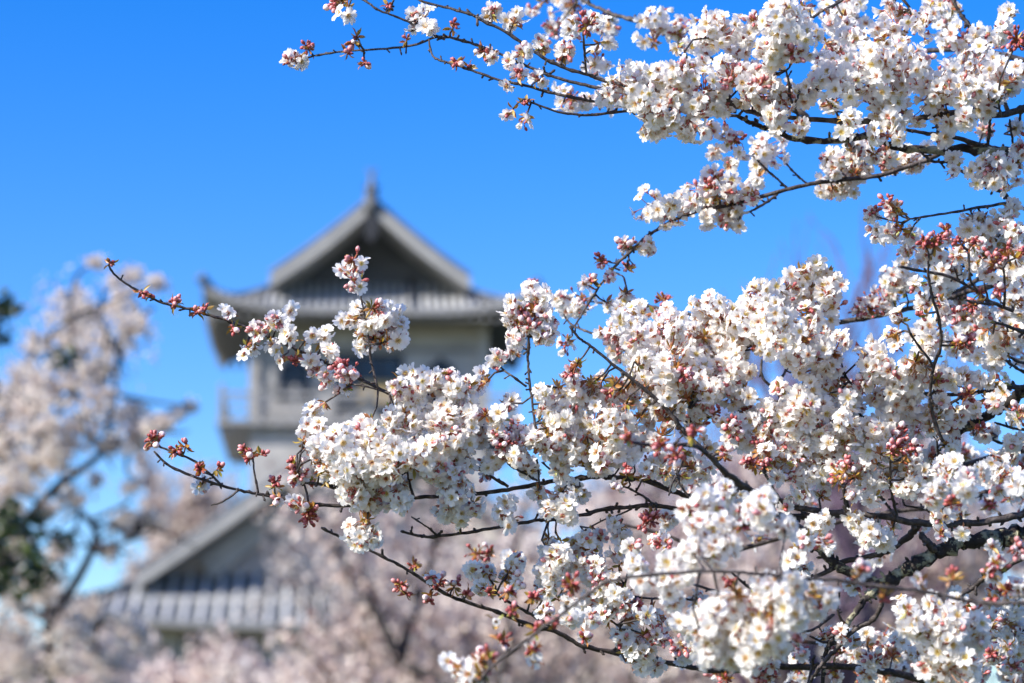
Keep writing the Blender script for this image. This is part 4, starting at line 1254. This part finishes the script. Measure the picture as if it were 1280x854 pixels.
def plan(row, lim=.11):
    """where every flower and bud of a cluster stands"""
    x, y, r, d, nf, nb = row
    nf, nb = int(nf), int(nb * 1.6 + rng.random() * 1.6)
    jit = rng.gauss(0, .018) if nf > 0 else rng.gauss(0, .006)
    depth = FOCUS + d + jit
    C = P(x, y, depth)
    ppm = 1 / (K * depth)
    Rm = r / ppm
    dd = (BP[:, 0] - x) ** 2 + (BP[:, 1] - y) ** 2 + ((BP[:, 2] - depth) * 260) ** 2
    j = int(np.argmin(dd))
    bp = Vector(BP[j, 3:6])
    view = (CAM - C).normalized()
    hub = C.copy()
    if (bp - C).length < .08:                       # the stalks gather between the wood and the middle of the ball
        hub = C.lerp(bp, .35)
    fl, bd = [], []
    nF = nf if nf < 4 else int(nf * (1.12 if nf < 9 else 1.4) + 1)
    off = rng.uniform(0, 6.28)
    ax = Vector((rng.gauss(0, 1), rng.gauss(0, .5), rng.gauss(0, 1))).normalized()
    st_ = rng.uniform(.7, 1.6) if nf > 6 else 1.0
    lob = [Vector((rng.gauss(0, 1), rng.gauss(0, 1), rng.gauss(0, 1))) * Rm * .42 for _ in range(3)]
    for k in range(nF):
        if nf <= 2:
            dv = Vector((rng.gauss(0, .5), -.4, rng.gauss(0, .5) - .2)).normalized()
        else:
            zf = 1 - 2 * (k + .5) / nF
            ph = off + k * 2.39996
            q = math.sqrt(max(0, 1 - zf * zf))
            dv = (CR * (q * math.cos(ph)) + CU * (q * math.sin(ph)) - CF * zf)
            dv = (dv + Vector((rng.gauss(0, .25), rng.gauss(0, .25), rng.gauss(0, .25)))).normalized()
        rad = max(Rm - .0095, .004 if nf <= 1 else .010) * rng.uniform(.55, 1.12)
        if nf == 1:
            rad *= .3
        off3 = dv * rad
        if nf > 6:
            off3 = off3 + ax * (off3.dot(ax) * (st_ - 1)) + lob[k % 3]
        p = C + off3
        fx = .35 if nf > 2 else .6
        n = (dv + view * fx + Vector((rng.gauss(0, .42), rng.gauss(0, .42), rng.gauss(0, .42))) + Vector((0, 0, -.14))).normalized()
        k_ = rng.choices(range(len(FT)), FLOWER_P)[0]
        sc_ = rng.uniform(.72, .98)
        fl.append((k_, p - n * .009 * sc_, orient(n, rng.uniform(0, 6.28)), sc_, n))
    for k in range(nb):
        if nf == 0 and nb > 3:
            zf = rng.uniform(-.4, 1)
        else:
            zf = rng.uniform(-.1, 1)
        ph = rng.uniform(0, 6.28)
        q = math.sqrt(max(0, 1 - zf * zf))
        dv = (CR * (q * math.cos(ph)) + CU * (q * math.sin(ph) + .12) - CF * zf).normalized()
        core = 1.0 if nf == 0 else .95
        rad = max(Rm - .003, .004) * core * rng.uniform(.35, 1.0)
        p = C + dv * rad
        n = (dv + Vector((rng.gauss(0, .3), rng.gauss(0, .3), rng.gauss(0, .3)))).normalized()
        k_ = rng.choices((0, 1, 2, 3), (.36, .34, .18, .12) if nf else (.50, .36, .10, .04))[0]
        bd.append((k_, p - n * .004, orient(n, rng.uniform(0, 6.28)), rng.uniform(.85, 1.15), n))
    return C, Rm, hub, (bp if (hub - bp).length < lim else hub), fl, bd, nf, nb


def framework(mb, pl, o):
    """the spur, stalks, bud scales and young leaves of a cluster; o = origin they are measured from"""
    C, Rm, hub, bp, fl, bd, nf, nb = pl
    L_ = (hub - bp).length
    if .004 < L_:
        mid = bp.lerp(hub, .5) + Vector((rng.gauss(0, 1), rng.gauss(0, 1), rng.gauss(0, 1))) * L_ * .12
        mb.tube([bp - o, mid - o, hub - o], [.0017, .0014, .0015], 6, 5, .12, rng)
    for k_, p, m, s_, n in fl:
        h_ = hub if (hub - p).length < .045 else p - (p - hub).normalized() * .03 - n * .005
        stalk(mb, h_ - o, p - o, .0007, rng.uniform(.15, .75))
    for k_, p, m, s_, n in bd:
        h_ = hub if (hub - p).length < .045 else p - (p - hub).normalized() * .03
        stalk(mb, h_ - o, p - o, .0007, rng.uniform(.1, .9))
    for k in range(int(5 + min(14, (nf + nb) * .7))):
        d = Vector((rng.gauss(0, 1), rng.gauss(0, 1), rng.gauss(0, 1) + .2))
        bract(mb, hub - o + d.normalized() * .002, d, rng.uniform(.007, .016), rng.uniform(.0035, .0065), rng.random())


def stuff_add(mb, items, temps, o):
    for k_, p, m, s_, n in items:
        tp = temps[k_]
        A = np.array(m, dtype=np.float32) * s_
        mb.add(tp[0] @ A.T + np.array(p - o, np.float32), tp[1], tp[2], tp[3], tp[4], tp[5])


# the hundred clusters that show largest are parts of their own, with each flower and bud a sub-part
score = []
for i, rw in enumerate(rows):
    x, y, r, d, nf, nb = rw
    inside = 1.0 if (8 < x < 1272 and 8 < y < 846) else .45
    vis = (r * r) * inside * (1.25 if d < -.02 else (.9 if d > .15 else 1.0))
    score.append((vis if nf > 0 else -1, i))
own = set(i for s_, i in sorted(score, reverse=True)[:100])
mass = MB()
for i, rw in enumerate(rows):
    pl = plan(rw, .10 if i < n_traced else .04)
    C = pl[0]
    if i in own or rw[4] == 0:
        mb = MB()
        framework(mb, pl, C)
        o = mb.build('blossom_cluster' if rw[4] > 0 else 'bud_cluster', FMATS, tree, loc=C - TB)
        for items, ms, nm in ((pl[4], FM, 'blossom'), (pl[5], BM, 'bud')):
            for k_, p, m, s_, n in items:
                b = bpy.data.objects.new(nm, ms[k_])
                COL.objects.link(b)
                b.parent = o
                b.matrix_local = Matrix.Translation(p - C) @ (m.to_4x4()) @ Matrix.Scale(s_, 4)
    else:
        framework(mass, pl, TB)
        stuff_add(mass, pl[4], FT, TB)
        stuff_add(mass, pl[5], BT, TB)
tag(mass.build('blossom_mass', FMATS, tree), kind='stuff')
